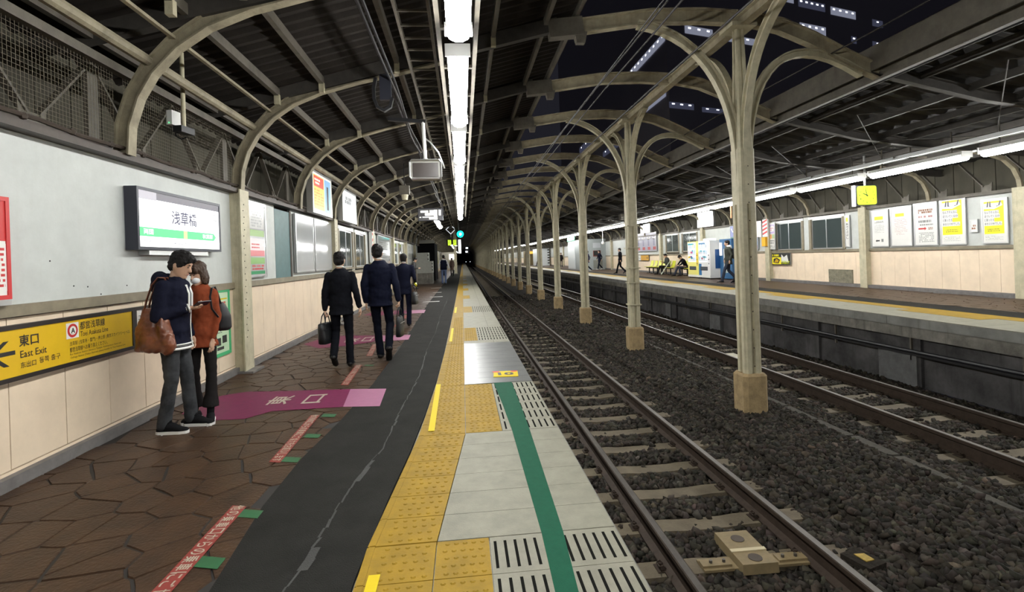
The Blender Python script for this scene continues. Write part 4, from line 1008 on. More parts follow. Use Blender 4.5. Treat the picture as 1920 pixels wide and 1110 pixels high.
# dark end
t=thing('approaching_train','dark train front with two small white lamps standing at the far end','train',(2.19,226,0))
MB().prism([(-1.35,0),(1.35,0),(1.35,6),(-1.35,6)],-.8,2.6).build('body',mat('train_dark',(.01,.015,.03),.5),t)
for x,z in ((-.9,.3),(.9,.3)): MB().box(x-.12,x+.12,-.05,0,z-.1,z+.1).build('lamp',emit('train_lamp',(.8,.9,1),3),t)
t=thing('track_indicator','two small pale lamps stacked in the dark at the far end of the near track','signal',(.98,119,3.2))
MB().box(-.42,.5,.05,.2,-.5,1.3).build('case',black,t)
for x,z in ((.0,.85),(-.08,.0)): MB().box(x-.25,x+.25,-.02,.05,z-.18,z+.18).build('lamp',emit('train_lamp',(.8,.9,1),3),t)
MB().box(-4.5,14,Y1+9,Y1+9.3,-1.2,6).build('end_of_line_darkness',mat('night_black',(.006,.008,.014),.9),None).__setitem__('kind','structure')
# ================================================================ CLOCK, RIGHT PLATFORM
t=thing('platform_clock','square lime green double faced clock with black numerals on a pole, opposite platform','clock',(10.15,12.0,2.75),0)
ck=emit('clock_lime',(.56,.82,.03),.85)
def dial(face_y,rot):
    c,s=math.cos(rot),math.sin(rot)
    F_=Face((0,0,0),(c,s,0),(0,0,1),.003); o=Vector((-.0,0,0))-F_.N*(-.06)
    F_.O=o; mb=MB(); q=.235; r_=.05
    pts=[]
    for cx_,cy_,a0 in ((q-r_,q-r_,0),(-q+r_,q-r_,90),(-q+r_,-q+r_,180),(q-r_,-q+r_,270)):
        for a in (0,30,60,90): pts.append((cx_+r_*math.cos(math.radians(a0+a)),cy_+r_*math.sin(math.radians(a0+a))))
    F_.poly(mb,pts,ck,1)
    for n in range(1,13):
        a=math.radians(90-30*n); F_.text(mb,str(n),.175*math.cos(a),.175*math.sin(a)-.022,inkM,h=.044,anchor='c',bold=.01)
    for ang,L_,w in ((math.radians(90-30*9.95),.11,.012),(math.radians(90-6*58),.16,.009)):
        d_=Vector((math.cos(ang),math.sin(ang))); n_=Vector((-d_.y,d_.x))*w
        F_.poly(mb,[tuple(-d_*.03-n_),tuple(d_*L_-n_*.6),tuple(d_*L_+n_*.6),tuple(-d_*.03+n_)],inkM,4)
    return mb
MB().box(-.25,.25,-.05,.05,-.25,.25).build('case',darkF,t,rot=(0,0,-.16)); dial(0,-.16).build('dial',None,t)
MB().cyl((0,0,.25),(.0,0,1.0),.025,seg=10).build('pole',alu,t)
MB().box(-.31,-.26,-.0,.08,-.27,.26).build('lit_side_panel',emit('clock_side',(1,1,1),1.0),t)
# ================================================================ POSTERS, RIGHT WALL
paper=mat('white_paper',(.72,.72,.69),.35)
def rboard(label,ya,yb,z0,z1,fm=None,face=None,name='poster',cat='poster'):
    F_=RF(ya,z0,12.745); t,mb=board(name,label,cat,F_,ya-yb,z1-z0,.03,fm or alu,face or paper,.03); return t,mb,F_,ya-yb,z1-z0
yP=mat('poster_yellow',(.86,.78,.02),.4)
t,mb,F_,w,h=rboard('white notice poster with yellow headline and black arrow, leftmost of the poster row',14.84,14.25,1.46,2.52)
F_.rect(mb,.10,.80,.42,.90,yP); F_.scribble(mb,.10,.70,.44,.76,2,gbk,.6); F_.scribble(mb,.10,.40,.46,.66,9,gbk,.25); F_.poly(mb,[(.12,.155),(.18,.12),(.18,.14),(.28,.14),(.28,.18),(.18,.18),(.18,.20)],inkM); F_.rect(mb,.34,.12,.42,.21,gbk); mb.build('print',None,t)
t,mb,F_,w,h=rboard('white notice poster with yellow headline and small text, second of the row',14.12,13.45,1.46,2.56)
F_.rect(mb,.15,.84,.45,.93,yP); F_.scribble(mb,.12,.30,.55,.78,12,mat('pale_red_print',(.5,.25,.25),.5),.22); mb.build('print',None,t)
t,mb,F_,w,h=rboard('cream notice poster with brown headline and red arrow in the middle',13.32,12.66,1.46,2.60)
br=mat('brown_print',(.30,.14,.08),.5); F_.scribble(mb,.12,.86,.56,.98,2,br,.85); F_.scribble(mb,.12,.74,.56,.80,1,mat('pale_red_print',(.5,.25,.25)),.8); F_.scribble(mb,.12,.60,.56,.68,1,gbk,.8); F_.scribble(mb,.12,.52,.56,.57,1,gbk,.7)
F_.poly(mb,[(.11,.42),(.30,.42),(.30,.39),(.36,.44),(.30,.49),(.30,.46),(.11,.46)],redP); F_.scribble(mb,.42,.40,.56,.47,2,br,.7); F_.scribble(mb,.12,.06,.58,.34,7,gbk,.4); mb.build('print',None,t)
def manner(label,ya,yb,z0,z1):
    t,mb,F_,w,h=rboard(label,ya,yb,z0,z1)
    F_.rect(mb,.06*w,.20*h,.90*w,.97*h,yP); F_.poly(mb,[(.06*w,.80*h),(.5*w,.78*h),(.86*w,.86*h),(.80*w,.93*h),(.06*w,.93*h)],paper,1.5)
    dk=mat('grey_ink',(.10,.10,.12),.5)
    F_.poly(mb,[(.18*w,.84*h),(.24*w,.84*h),(.27*w,.965*h),(.22*w,.965*h)],dk,2); F_.poly(mb,[(.30*w,.84*h),(.40*w,.84*h),(.36*w,.86*h),(.36*w,.965*h),(.31*w,.965*h)],dk,2)
    F_.poly(mb,[(.58*w,.855*h),(.68*w,.86*h),(.74*w,.97*h),(.80*w,.97*h),(.74*w,.865*h),(.62*w,.84*h)],dk,2)
    for (s_,v_,ww) in (('なんでそんなに',.68,.62),('近づいてくるの?',.59,.66),('と思ったら',.50,.42),('歩きスマホでした。',.41,.74)):
        F_.rect(mb,.06*w,(v_-.015)*h,(.08+ww)*w,(v_+.075)*h,paper,1.6); F_.text(mb,s_,.08*w,v_*h,dk,w=ww*w,h=.062*h,k=3,bold=.012)
    F_.scribble(mb,.2*w,.25*h,.72*w,.33*h,2,mat('olive_print',(.35,.30,.02),.5),.5,2); F_.scribble(mb,.1*w,.05*h,.85*w,.16*h,4,gbk,.2,2); mb.build('lettering',None,t)
manner('yellow poster about looking at phones, left one of the two, fourth in the poster row',12.52,11.88,1.46,2.62)
manner('yellow poster about looking at phones, nearest to the right edge',11.42,10.87,1.46,2.48)
t,mb,F_,w,h=rboard('small brown and white sticker between the two yellow posters',11.72,11.58,1.76,2.02); F_.scribble(mb,.02,.03,.12,.23,3,br,.7); mb.build('print',None,t)
t,mb,F_,w,h=rboard('narrow upright station name strip left of the nearest window of the opposite wall',15.96,15.80,1.48,2.48); F_.rect(mb,.04,.82,.12,.95,yP)
for k,ch in enumerate('あさくさばし'): F_.text(mb,ch,.08,.70-.09*k,inkM,h=.07,w=.09,anchor='c',bold=.015)
mb.build('lettering',None,t)
def cmat(c,r=.4): return mat('print'+c,srgb(c),r)
F_=RF(20.15,1.48,12.70); t,mb=board('poster','colourful poster beside the first opposite window, purple top over orange and green blocks','poster',F_,.36,1.05,.03,alu,paper,.03)
F_.rect(mb,.02,.62,.34,1.0,cmat('#b9a8d0')); F_.poly(mb,[(.05,.7),(.3,.72),(.33,.9),(.2,.97),(.04,.9)],paper,2); F_.scribble(mb,.08,.74,.28,.88,2,cmat('#c05a80'),.5,3); F_.rect(mb,.02,.42,.17,.6,cmat('#e8b070')); F_.rect(mb,.18,.42,.34,.6,cmat('#a8c090')); F_.scribble(mb,.05,.2,.32,.38,2,gbk,.7); F_.scribble(mb,.03,.03,.33,.15,3,gbk,.5); mb.build('print',None,t)
# debut banner
F_=RF(20.10,.83,12.74); t,mb=board('poster','small black and yellow DEBUT poster on the cream panels','poster',F_,1.22,.46,.01,alu,inkM,.01)
F_.rect(mb,.02,.02,.62,.30,yP); F_.scribble(mb,.05,.33,.55,.43,1,yP,.8,3); F_.poly(mb,[(.1,.08),(.45,.05),(.55,.2),(.35,.28),(.12,.24)],inkM,2); F_.poly(mb,[(.16,.10),(.42,.09),(.46,.18),(.3,.24)],cmat('#c9a000'),3); F_.poly(mb,[(.62,.1),(1.1,.1),(1.0,.4),(.8,.3),(.65,.42)],paper,2)
F_.text(mb,'DEBUT',.66,.03,cmat('#b8c800'),w=.5,h=.12,k=4,bold=.02); mb.build('lettering',None,t)
# large landscape advert behind the nearest column
F_=RF(23.3,1.50,12.72); t,mb=board('poster','wide landscape advert with blue sky and red strip, partly behind the nearest column','advertisement',F_,2.25,1.12,.04,alu,cmat('#8fa8c8'),.03)
F_.rect(mb,.02,.55,.95,1.10,cmat('#8a90c0')); F_.poly(mb,[(.05,1.0),(.2,.82),(.45,.8),(.7,.98),(.62,1.02),(.4,.86),(.22,.88),(.12,1.02)],paper,2); F_.rect(mb,.02,.25,.95,.6,cmat('#5f8a80'),2); F_.rect(mb,1.0,.30,2.2,.62,cmat('#4f78c0'),2); F_.poly(mb,[(1.1,.62),(1.6,.95),(2.1,.66)],cmat('#a09080'),2); F_.rect(mb,1.2,.22,1.6,.34,cmat('#d8a030'),3); F_.rect(mb,.02,.02,2.22,.17,cmat('#c83048'),2); F_.scribble(mb,.3,.05,1.9,.14,1,paper,.6,3); mb.build('print',None,t)
# red striped emergency box and orange box on the post
t=thing('emergency_stop_post','red and white striped emergency sign over an orange box on the third opposite wall post','sign',(12.62,20.4,1.7))
mb=MB(); F_=Face((-.03,.05,.35),(0,-1,0),(0,0,1)); MB().box(-.03,.03,-.30,.05,.30,1.02).build('sign_plate',wq,t)
for k in range(4): F_.poly(mb,[(0,.02+.16*k),(.33,.12+.16*k),(.33,.20+.16*k),(0,.10+.16*k)],redP)
mb.build('stripes',None,t); MB().box(-.08,.05,-.20,.06,-.10,.28).build('orange_box',mat('orange_box',(.80,.42,.02),.4),t); MB().box(-.05,-.03,.12,.50,.30,.98).build('notice_plate',cmat('#e8d8d8'),t)
# lit white boards
for lab,ya,yb,z0,z1,x in (('bright blank lit board above the vending machines',26.2,24.5,2.76,3.52,12.5),('small lit timetable board above the banner of the opposite wall',35.1,33.3,2.90,3.46,12.55)):
    F_=RF(ya,z0,x); t,mb=board('lit_board',lab,'light panel',F_,ya-yb,z1-z0,.10,alu,emit('board_glow',(1,1,.97),1.2),.03)
    if x>12.52: F_.scribble(mb,.1,.1,1.6,.45,5,cmat('#b8c060'),.4); mb.build('print',None,t)
# banner with lanterns, yellow sign
F_=RF(36.7,1.62,12.72); t,mb=board('poster','grey and red banner with four white curved shapes beside the seats','advertisement',F_,4.0,1.22,.03,alu,cmat('#9c9aa8'),.03)
for k in range(4):
    u=.3+1.0*k; pts=[(u+.30+.3*math.cos(a),.98+.22*math.sin(a)) for a in np.linspace(math.pi*1.05,math.pi*1.95,9)]+[(u+.30+.2*math.cos(a),1.02+.14*math.sin(a)) for a in np.linspace(math.pi*1.95,math.pi*1.05,9)]
    F_.poly(mb,pts,paper,2); F_.rect(mb,u+.15,.35,u+.4,.85,cmat('#75758a'),2); F_.rect(mb,u+.1,.08,u+.6,.28,cmat('#b04848'),2)
mb.build('print',None,t)
F_=RF(36.8,.97,12.74); t,mb=board('guide_sign','small orange and white guide sign below the banner','sign',F_,2.6,.36,.02,darkF,cmat('#c89838'),.03); F_.rect(mb,0,0,1.0,.36,paper); F_.scribble(mb,.1,.08,.9,.28,2,gbk,.5,2); F_.rect(mb,2.2,.12,2.35,.22,inkM,2); mb.build('print',None,t)
# hanging camera and speaker of the opposite platform
t=thing('hanging_camera','white domed camera hanging on a thin pole, opposite platform near the kiosk','camera',(10.6,38,2.35))
MB().cyl((0,0,.1),(0,0,1.40),.02,seg=8).build('pole',whiteP,t); mb=MB(); mb.ell((0,0,0),(.12,.12,.13),seg=12); mb.build('dome',whiteP,t)
t=thing('loudspeaker','dark box loudspeaker hanging under the opposite roof','speaker',(9.2,28,3.40)); MB().prism([(-.35,-.2),(.35,-.2),(.35,.2),(-.35,.2)],0,.30,inset=-.1).build('box',steelD,t); MB().cyl((0,0,.0),(0,0,-.15),.14,seg=10).build('horn',steelD,t)
t=thing('junction_cluster','rusty pipes and white junction boxes hanging beside the nearest column, opposite platform','pipes',(10.9,19.3,2.75))
for k,x in enumerate((-.30,-.18)): MB().cyl((x,0,0),(x,0,.7),.035,seg=8).build('pipe',mat('rust_pipe',(.30,.16,.08),.6),t)
MB().box(-.1,.15,-.05,.05,-.02,.2).box(.28,.46,-.05,.05,.28,.34).box(.28,.46,-.05,.05,.02,.08).build('junction_box',wq,t)
# ================================================================ VENDING MACHINES
def drink(fx,y0,y1,label,bodyM,cols,nm='vending_machine'):
    t=thing(nm,label,'vending machine',(fx,0,ZR))
    H_=1.83
    MB().box(0,.72,y0,y1,.05,H_).build('body',bodyM,t); mb=MB()
    for a in (y0+.08,y1-.08):
        for b in (.06,.64): mb.cyl((b,a,0),(b,a,.06),.03,seg=8)
    mb.build('foot',black,t)
    F_=Face((-.003,y1,0),(0,-1,0),(0,0,1),.002); w=y1-y0; mb=MB()
    F_.rect(mb,.03,.80,w*.80,1.78,emit('vending_window',(.92,.98,1.0),.55),1)
    for r,z in enumerate((1.50,1.20,.90)):
        F_.rect(mb,.05,z-.03,w*.78,z-.015,gbk,2)
        n=8
        for k in range(n):
            u=.06+(w*.72)*k/n; c=random.choice(cols); F_.rect(mb,u,z,u+.05,z+random.choice((.13,.17,.2)),cmat(c),2)
    F_.rect(mb,.06,1.66,w*.6,1.74,cmat(cols[0]),2)
    for q in range(5):
        u=random.uniform(.06,w*.5); z=random.choice((.92,1.22,1.52))+random.uniform(0,.1); F_.rect(mb,u,z,u+random.uniform(.12,.3),z+.10,cmat(random.choice(cols)),3)
    F_.rect(mb,w*.15,.40,w*.78,.58,inkM,2); F_.rect(mb,w*.18,.43,w*.75,.55,cmat('#444a50'),3)
    F_.rect(mb,w*.84,.62,w*.95,1.25,cmat(cols[1]),2)
    for z in (.7,.9,1.1): F_.rect(mb,w*.86,z,w*.92,z+.06,inkM,3)
    mb.build('front',None,t); MB().box(-.02,0,y0,y1,.05,.16).build('kick_plate',cmat('#d8d8d0'),t)
    return t
yB=mat('vending_yellow',(.80,.74,.20),.35); wB=mat('vending_white',(.70,.70,.68),.35); bB=mat('vending_blue',(.03,.11,.24),.35)
drink(11.6,24.37,25.55,'yellow and white drinks vending machine, left of the two lit machines',yB,['#40a8b8','#d8b820','#8060b0','#c05090','#5080c0'])
t=drink(11.6,23.15,24.34,'white and blue drinks vending machine next to the yellow one, nearer',wB,['#5080b0','#e8e8e8','#80b8c8','#a06070','#304060'])
MB().box(-.006,.0,24.05,24.33,.16,.72).build('blue_panel',cmat('#2d6ea0'),t); MB().box(.05,.45,23.4,23.9,1.83,1.93).build('top_sign',emit('board_glow',(1,1,.97),1.2),t); MB().box(.25,.70,23.13,23.15,.5,1.4).build('side_advert',cmat('#1d4a80'),t)
t=thing('vending_machine','dark blue drinks machine nearest the wall with upright lettering, behind the walking backpacker','vending machine',(12.05,0,ZR))
MB().box(0,.55,22.0,23.08,.03,1.86).build('body',bB,t); F_=Face((-.003,23.08,0),(0,-1,0),(0,0,1),.002); mb=MB(); F_.rect(mb,.35,.3,.7,1.4,cmat('#b8bcb8')); 
for k in range(4): F_.poly(mb,[(.46,.50+.17*k),(.60,.47+.17*k),(.60,.53+.17*k),(.52,.58+.17*k),(.46,.56+.17*k)],cmat('#303840'),3)
F_.rect(mb,.75,1.1,1.0,1.75,cmat('#2d6ea0'),1); mb.build('front',None,t); MB().box(-.06,-.01,22.85,23.0,1.1,1.7).build('lit_strip',emit('board_glow',(1,1,.97),1.2),t)
# ================================================================ SEATS
seatY=mat('seat_yellow',(.60,.62,.05),.4)
def seat_me():
    mb=MB(); mb.sweep([(-.42,0,.44),(-.30,0,.41),(-.10,0,.41),(.0,0,.46),(.06,0,.62),(.10,0,.82)],[(-.22,-.012),(.22,-.012),(.22,.012),(-.22,.012)],side=(0,1,0)); a=mb.mesh('seat_shell'); a.materials.append(seatY)
    mb=MB(); mb.box(-.35,.02,-.02,.02,.34,.39).box(-.18,-.12,-.03,.03,.02,.36).box(-.34,.0,-.03,.03,0,.03); b=mb.mesh('pedestal'); b.materials.append(black); return a,b
sa,sb=seat_me()
seats=[33.0,32.3,31.6,30.9,30.2,29.5]+[27.9,27.2,26.5]
names=['leftmost yellow seat of the row, beside the wall post','second yellow seat from the left','third yellow seat from the left','yellow seat under the seated reader, on the left side','yellow seat next to the seated reader','yellow seat right of the seated reader, empty','yellow seat beside the man leaning forward','yellow seat under the man leaning forward','yellow seat hidden behind the vending machine']
for y,l in zip(seats,names):
    t=thing('waiting_chair',l,'seat',(12.45,y,ZR),group='yellow seats along the opposite wall'); link('seat_shell',sa,t); link('pedestal',sb,t)
# ================================================================ KIOSK, WHITE BOOTH
t=thing('station_kiosk','grey station booth with white door and green header on the opposite platform','booth',(10.7,45,ZR))
gk=mat('booth_grey',(.38,.42,.42),.5,var=.08); MB().box(0,2.1,0,6.4,0,2.75).build('walls',gk,t); MB().box(-.03,0,3.2,6.4,.02,2.4).build('white_door',mat('booth_white',(.72,.76,.77),.4),t); MB().box(-.06,0,3.0,6.45,2.75,3.3).build('green_header',mat('booth_green',(.06,.22,.14),.5),t)
MB().box(.92,1.62,-.03,0,1.18,1.72).build('window_frame',cmat('#7a4038'),t); MB().box(.97,1.57,-.04,-.03,1.26,1.68).build('window_pane',mat('booth_window',(.03,.03,.03),.2),t); MB().box(.92,1.62,-.03,0,1.95,2.4).build('lit_notice',cmat('#c8ccd0'),t); MB().box(.92,1.75,-.04,0,.1,.85).build('shutter',cmat('#8a8c84'),t)
MB().box(.0,.18,-.04,0,1.55,2.5).build('lit_edge',emit('board_glow',(1,1,.97),1.2),t); 
F_=Face((.12,-.01,1.5),(1,0,0),(0,0,1)); mb=MB()
for k in range(5): F_.poly(mb,[(0,.1*k),(.3,.1*k+.1),(.3,.1*k+.15),(0,.1*k+.05)],cmat('#d86040'))
mb.build('red_marks',None,t)
t=thing('white_booth','distant white booth with dark chevron edge on the opposite platform','booth',(11.0,74,ZR))
MB().box(0,1.6,0,6,0,2.5).build('walls',mat('booth_white',(.72,.76,.77)),t); mb=MB()
for k in range(6): mb.box(1.3,1.6,-.03,0,.3+.38*k,.45+.38*k)
mb.build('chevrons',inkM,t)
t=thing('orange_shop','distant orange lit stall far along the opposite platform','stall',(11.2,90,ZR)); MB().box(0,1.4,0,4,0,2.4).build('walls',mat('stall',(.5,.4,.2),.5),t); MB().box(.1,1.3,-.05,0,1.9,2.3).build('lit_header',emit('stall_glow',(1,.6,.1),1.2),t)
# ================================================================ WIRES, BUILDING
def wire(label,x,z,r=.011,sag=0):
    mb=MB(); mb.tube([(x,y,z+sag*math.cos(y/5.4*math.pi)) for y in np.arange(-4,112,2.7)],r,seg=6); tag(mb.build('overhead_wire',mat('wire_black',(.02,.018,.018),.5)),label,'wire')
wire('upper overhead wire of the near track, left of a close pair',2.62,4.62,.014,.03); wire('upper overhead wire of the near track, right of a close pair',2.80,4.62,.014,.03)
wire('single overhead contact wire of the near track',2.2,4.16,.008); wire('dark feeder cable crossing right of the wire pair',3.62,4.55,.016,.02)
wire('overhead wire of the far track hanging under the dark roof gap',6.5,4.0,.008); wire('upper overhead wire of the far track',5.9,4.55,.012,.03)
t=thing('office_building','dark office building with rows of lit windows behind the canopy gap','building',(0,0,0))
dk=mat('building_dark',(.35,.33,.36),.8)
fx_,fy_=.956,.29
def corner(s): return (20+fx_*s,47+fy_*s)
a=corner(60)
mb=MB(); P_=[(20.05,100),(20.05,47.02),(a[0],a[1]+.02),(a[0],100)]
mb.prism(P_[::-1],-1,45); mb.build('facade',dk,t)
og=emit('office_glow',(.62,.66,.85),.30); ol=emit('office_lamp',(.95,.97,1),3.0); od=emit('office_dim',(.35,.38,.6),.10)
Fl=Face((20.0,120,0),(0,-1,0),(0,0,1),.02); Ff=Face((20,47,0),(fx_,fy_,0),(0,0,1),.02)
def win(F_,u0,u1,z0,z1,m_,lamps):
    mb=MB(); F_.rect(mb,u0,z0,u1,z1,m_,1); mb.build('lit_window',None,t)
    if lamps:
        mb=MB()
        for k in range(lamps):
            u=lerp(u0,u1,(k+.5)/lamps); F_.rect(mb,u-.16,lerp(z0,z1,.62),u+.16,lerp(z0,z1,.80),ol,2)
        mb.build('ceiling_lamp',None,t)
def ly(y): return 120-y
win(Fl,ly(57.6),ly(47.4),21.75,22.65,og,9); win(Fl,ly(53.5),ly(47.6),16.5,17.2,og,5); win(Fl,ly(84),ly(75),18.4,19.4,od,3); win(Fl,ly(70),ly(62),15,15.8,od,3)
for (u0,u1,z0,z1,m_,n) in ((2.2,5.7,22.6,23.4,og,3),(7.5,12,22.5,23.2,og,4),(13.5,17,25.1,25.9,od,4),(18,22.1,24.95,25.9,og,4),(26.3,27.2,24.7,25.5,od,1),(30,31.8,24.8,25.4,od,1),(15.4,17.2,27.8,28.8,og,2),(17.9,22.1,27.6,28.5,od,5),(23,27.2,27.5,28.4,og,4),(30.1,32,27.2,28,od,1),(-.0,3,15.2,15.8,od,3),(4,8,15.1,15.6,od,3)): win(Ff,u0,u1,z0,z1,m_,n)
# ================================================================ PEOPLE
skinM=mat('skin',(.52,.32,.22),.5); hairK=mat('black_hair',(.008,.007,.007),.55,bump=.6,bs=160,spec=.2); hairB=mat('brown_hair',(.045,.024,.014),.5,bump=.5,bs=160,spec=.3)
from mathutils import noise
def rotv(p,c,M): return Vector(c)+M@(Vector(p)-Vector(c))
HEADR=[(-.118,.026,.030,.050),(-.108,.042,.045,.040),(-.085,.056,.062,.022),(-.05,.067,.083,.008),(-.01,.073,.092,.0),(.03,.076,.097,-.004),(.07,.071,.09,-.008),(.10,.05,.062,-.01),(.118,.022,.028,-.01)]
def head(mb,c,M,lod=0):
    c=Vector(c); vs=[]; seg=16
    for z,rx,ry,cy in HEADR:
        for k in range(seg):
            a=2*math.pi*k/seg; vs.append(c+M@Vector((rx*math.cos(a),cy+ry*math.sin(a),z)))
    n=len(HEADR); fs=[(i*seg+j,i*seg+(j+1)%seg,(i+1)*seg+(j+1)%seg,(i+1)*seg+j) for i in range(n-1) for j in range(seg)]+[tuple(range(seg))[::-1],tuple(range((n-1)*seg,n*seg))]
    mb.add(vs,fs)
    mb.caps(c+M@Vector((0,.088,.012)),c+M@Vector((0,.106,-.028)),.009,.015,seg=8)
    for s in (-1,1): mb.ell(c+M@Vector((s*.077,-.008,-.012)),(.010,.022,.034),seg=8,rings=6,rot=M)
    if lod==0:
        mb.ell(c+M@Vector((0,.088,-.062)),(.026,.010,.010),seg=8,rings=6,rot=M); mb.ell(c+M@Vector((0,.078,-.095)),(.028,.02,.018),seg=8,rings=6,rot=M)
        mb.ell(c+M@Vector((0,.082,.034)),(.045,.014,.012),seg=8,rings=6,rot=M)
def hair(c,M,lod,m_,parent,style='short'):
    mb=MB(); c=Vector(c)
    E=lambda p,r: mb.ell(c+M@Vector(p),r,seg=14,rings=10,rot=M)
    E((0,-.020,.048),(.086,.098,.090)); E((0,-.038,-.005),(.079,.074,.085)); 
    for s in (-1,1): E((s*.052,.015,.045),(.036,.06,.05))
    E((0,.045,.092),(.06,.048,.032))
    if style=='messy':
        for k in range(26):
            a=random.uniform(0,6.28); q=random.uniform(.02,.075); E((q*math.cos(a),-.015+q*math.sin(a)*1.1,.125-q*.6+random.uniform(0,.012)),(.024,.024,.020))
        E((0,.0,.085),(.080,.094,.058)); E((0,.066,.085),(.056,.034,.030))
        for s in (-1,1): E((s*.034,.080,.072),(.026,.020,.022)); E((s*.070,.012,.02),(.014,.030,.045))
    if style=='long':
        for s in (-1,1): E((s*.072,.0,-.04),(.022,.045,.095)); E((s*.04,.078,.06),(.036,.022,.045))
        E((0,-.06,-.06),(.07,.05,.10)); E((0,.085,.055),(.03,.018,.034))
    me=remeshed(mb,.009 if lod==0 else .016,2 if lod==0 else 3,'hair')
    if lod==0:
        for v in me.vertices: 
            n=noise.noise(v.co*38)+.5*noise.noise(v.co*80); v.co+= v.normal*n*(.011 if style=='messy' else .008)
    me.materials.append(m_); return link('hair',me,parent)
def hand(mb,w,d,pn,side,curl=.6,lod=0,grip=False):
    """w wrist, d direction of the hand, pn palm normal, side +1/-1 where the thumb leaves"""
    w=Vector(w); d=Vector(d).normalized(); pn=Vector(pn); pn=(pn-d*pn.dot(d)).normalized(); s=d.cross(pn).normalized()*side
    M=Matrix((s,d,pn)).transposed()
    mb.ell(w+d*.045,(.040,.055,.017),seg=12,rings=8,rot=M)
    if lod: mb.ell(w+d*.10+pn*.02,(.033,.04,.018),seg=8,rings=6,rot=M); return []
    F=[]
    for k,(off,L_) in enumerate(((.028,.068),(.010,.078),(-.009,.072),(-.026,.056))):
        p=w+d*.078+s*off; a=0; segs=[p]; dirv=d.copy()
        for j,(q,fr_) in enumerate(((curl*.8,.45),(curl*1.1,.32),(curl*.9,.23))):
            dirv=(dirv*math.cos(q)+pn*math.sin(q)).normalized() if j==0 else (dirv*math.cos(q)+ (pn*math.cos(a)-d*math.sin(a)).normalized()*math.sin(q)).normalized()
            a+=q; dirv=(d*math.cos(a)+pn*math.sin(a)); p=p+dirv*L_*fr_; segs.append(p)
        F.append((segs,.0085 if k<3 else .0072))
    p=w+d*.025+s*.034; t1=(s*.75+d*.65+pn*.25).normalized(); t2=(d*.8+pn*.45+s*.1).normalized()
    F.append(([w+d*.02+s*.018,p,p+t1*.034,p+t1*.034+t2*.03],.0100))
    return F
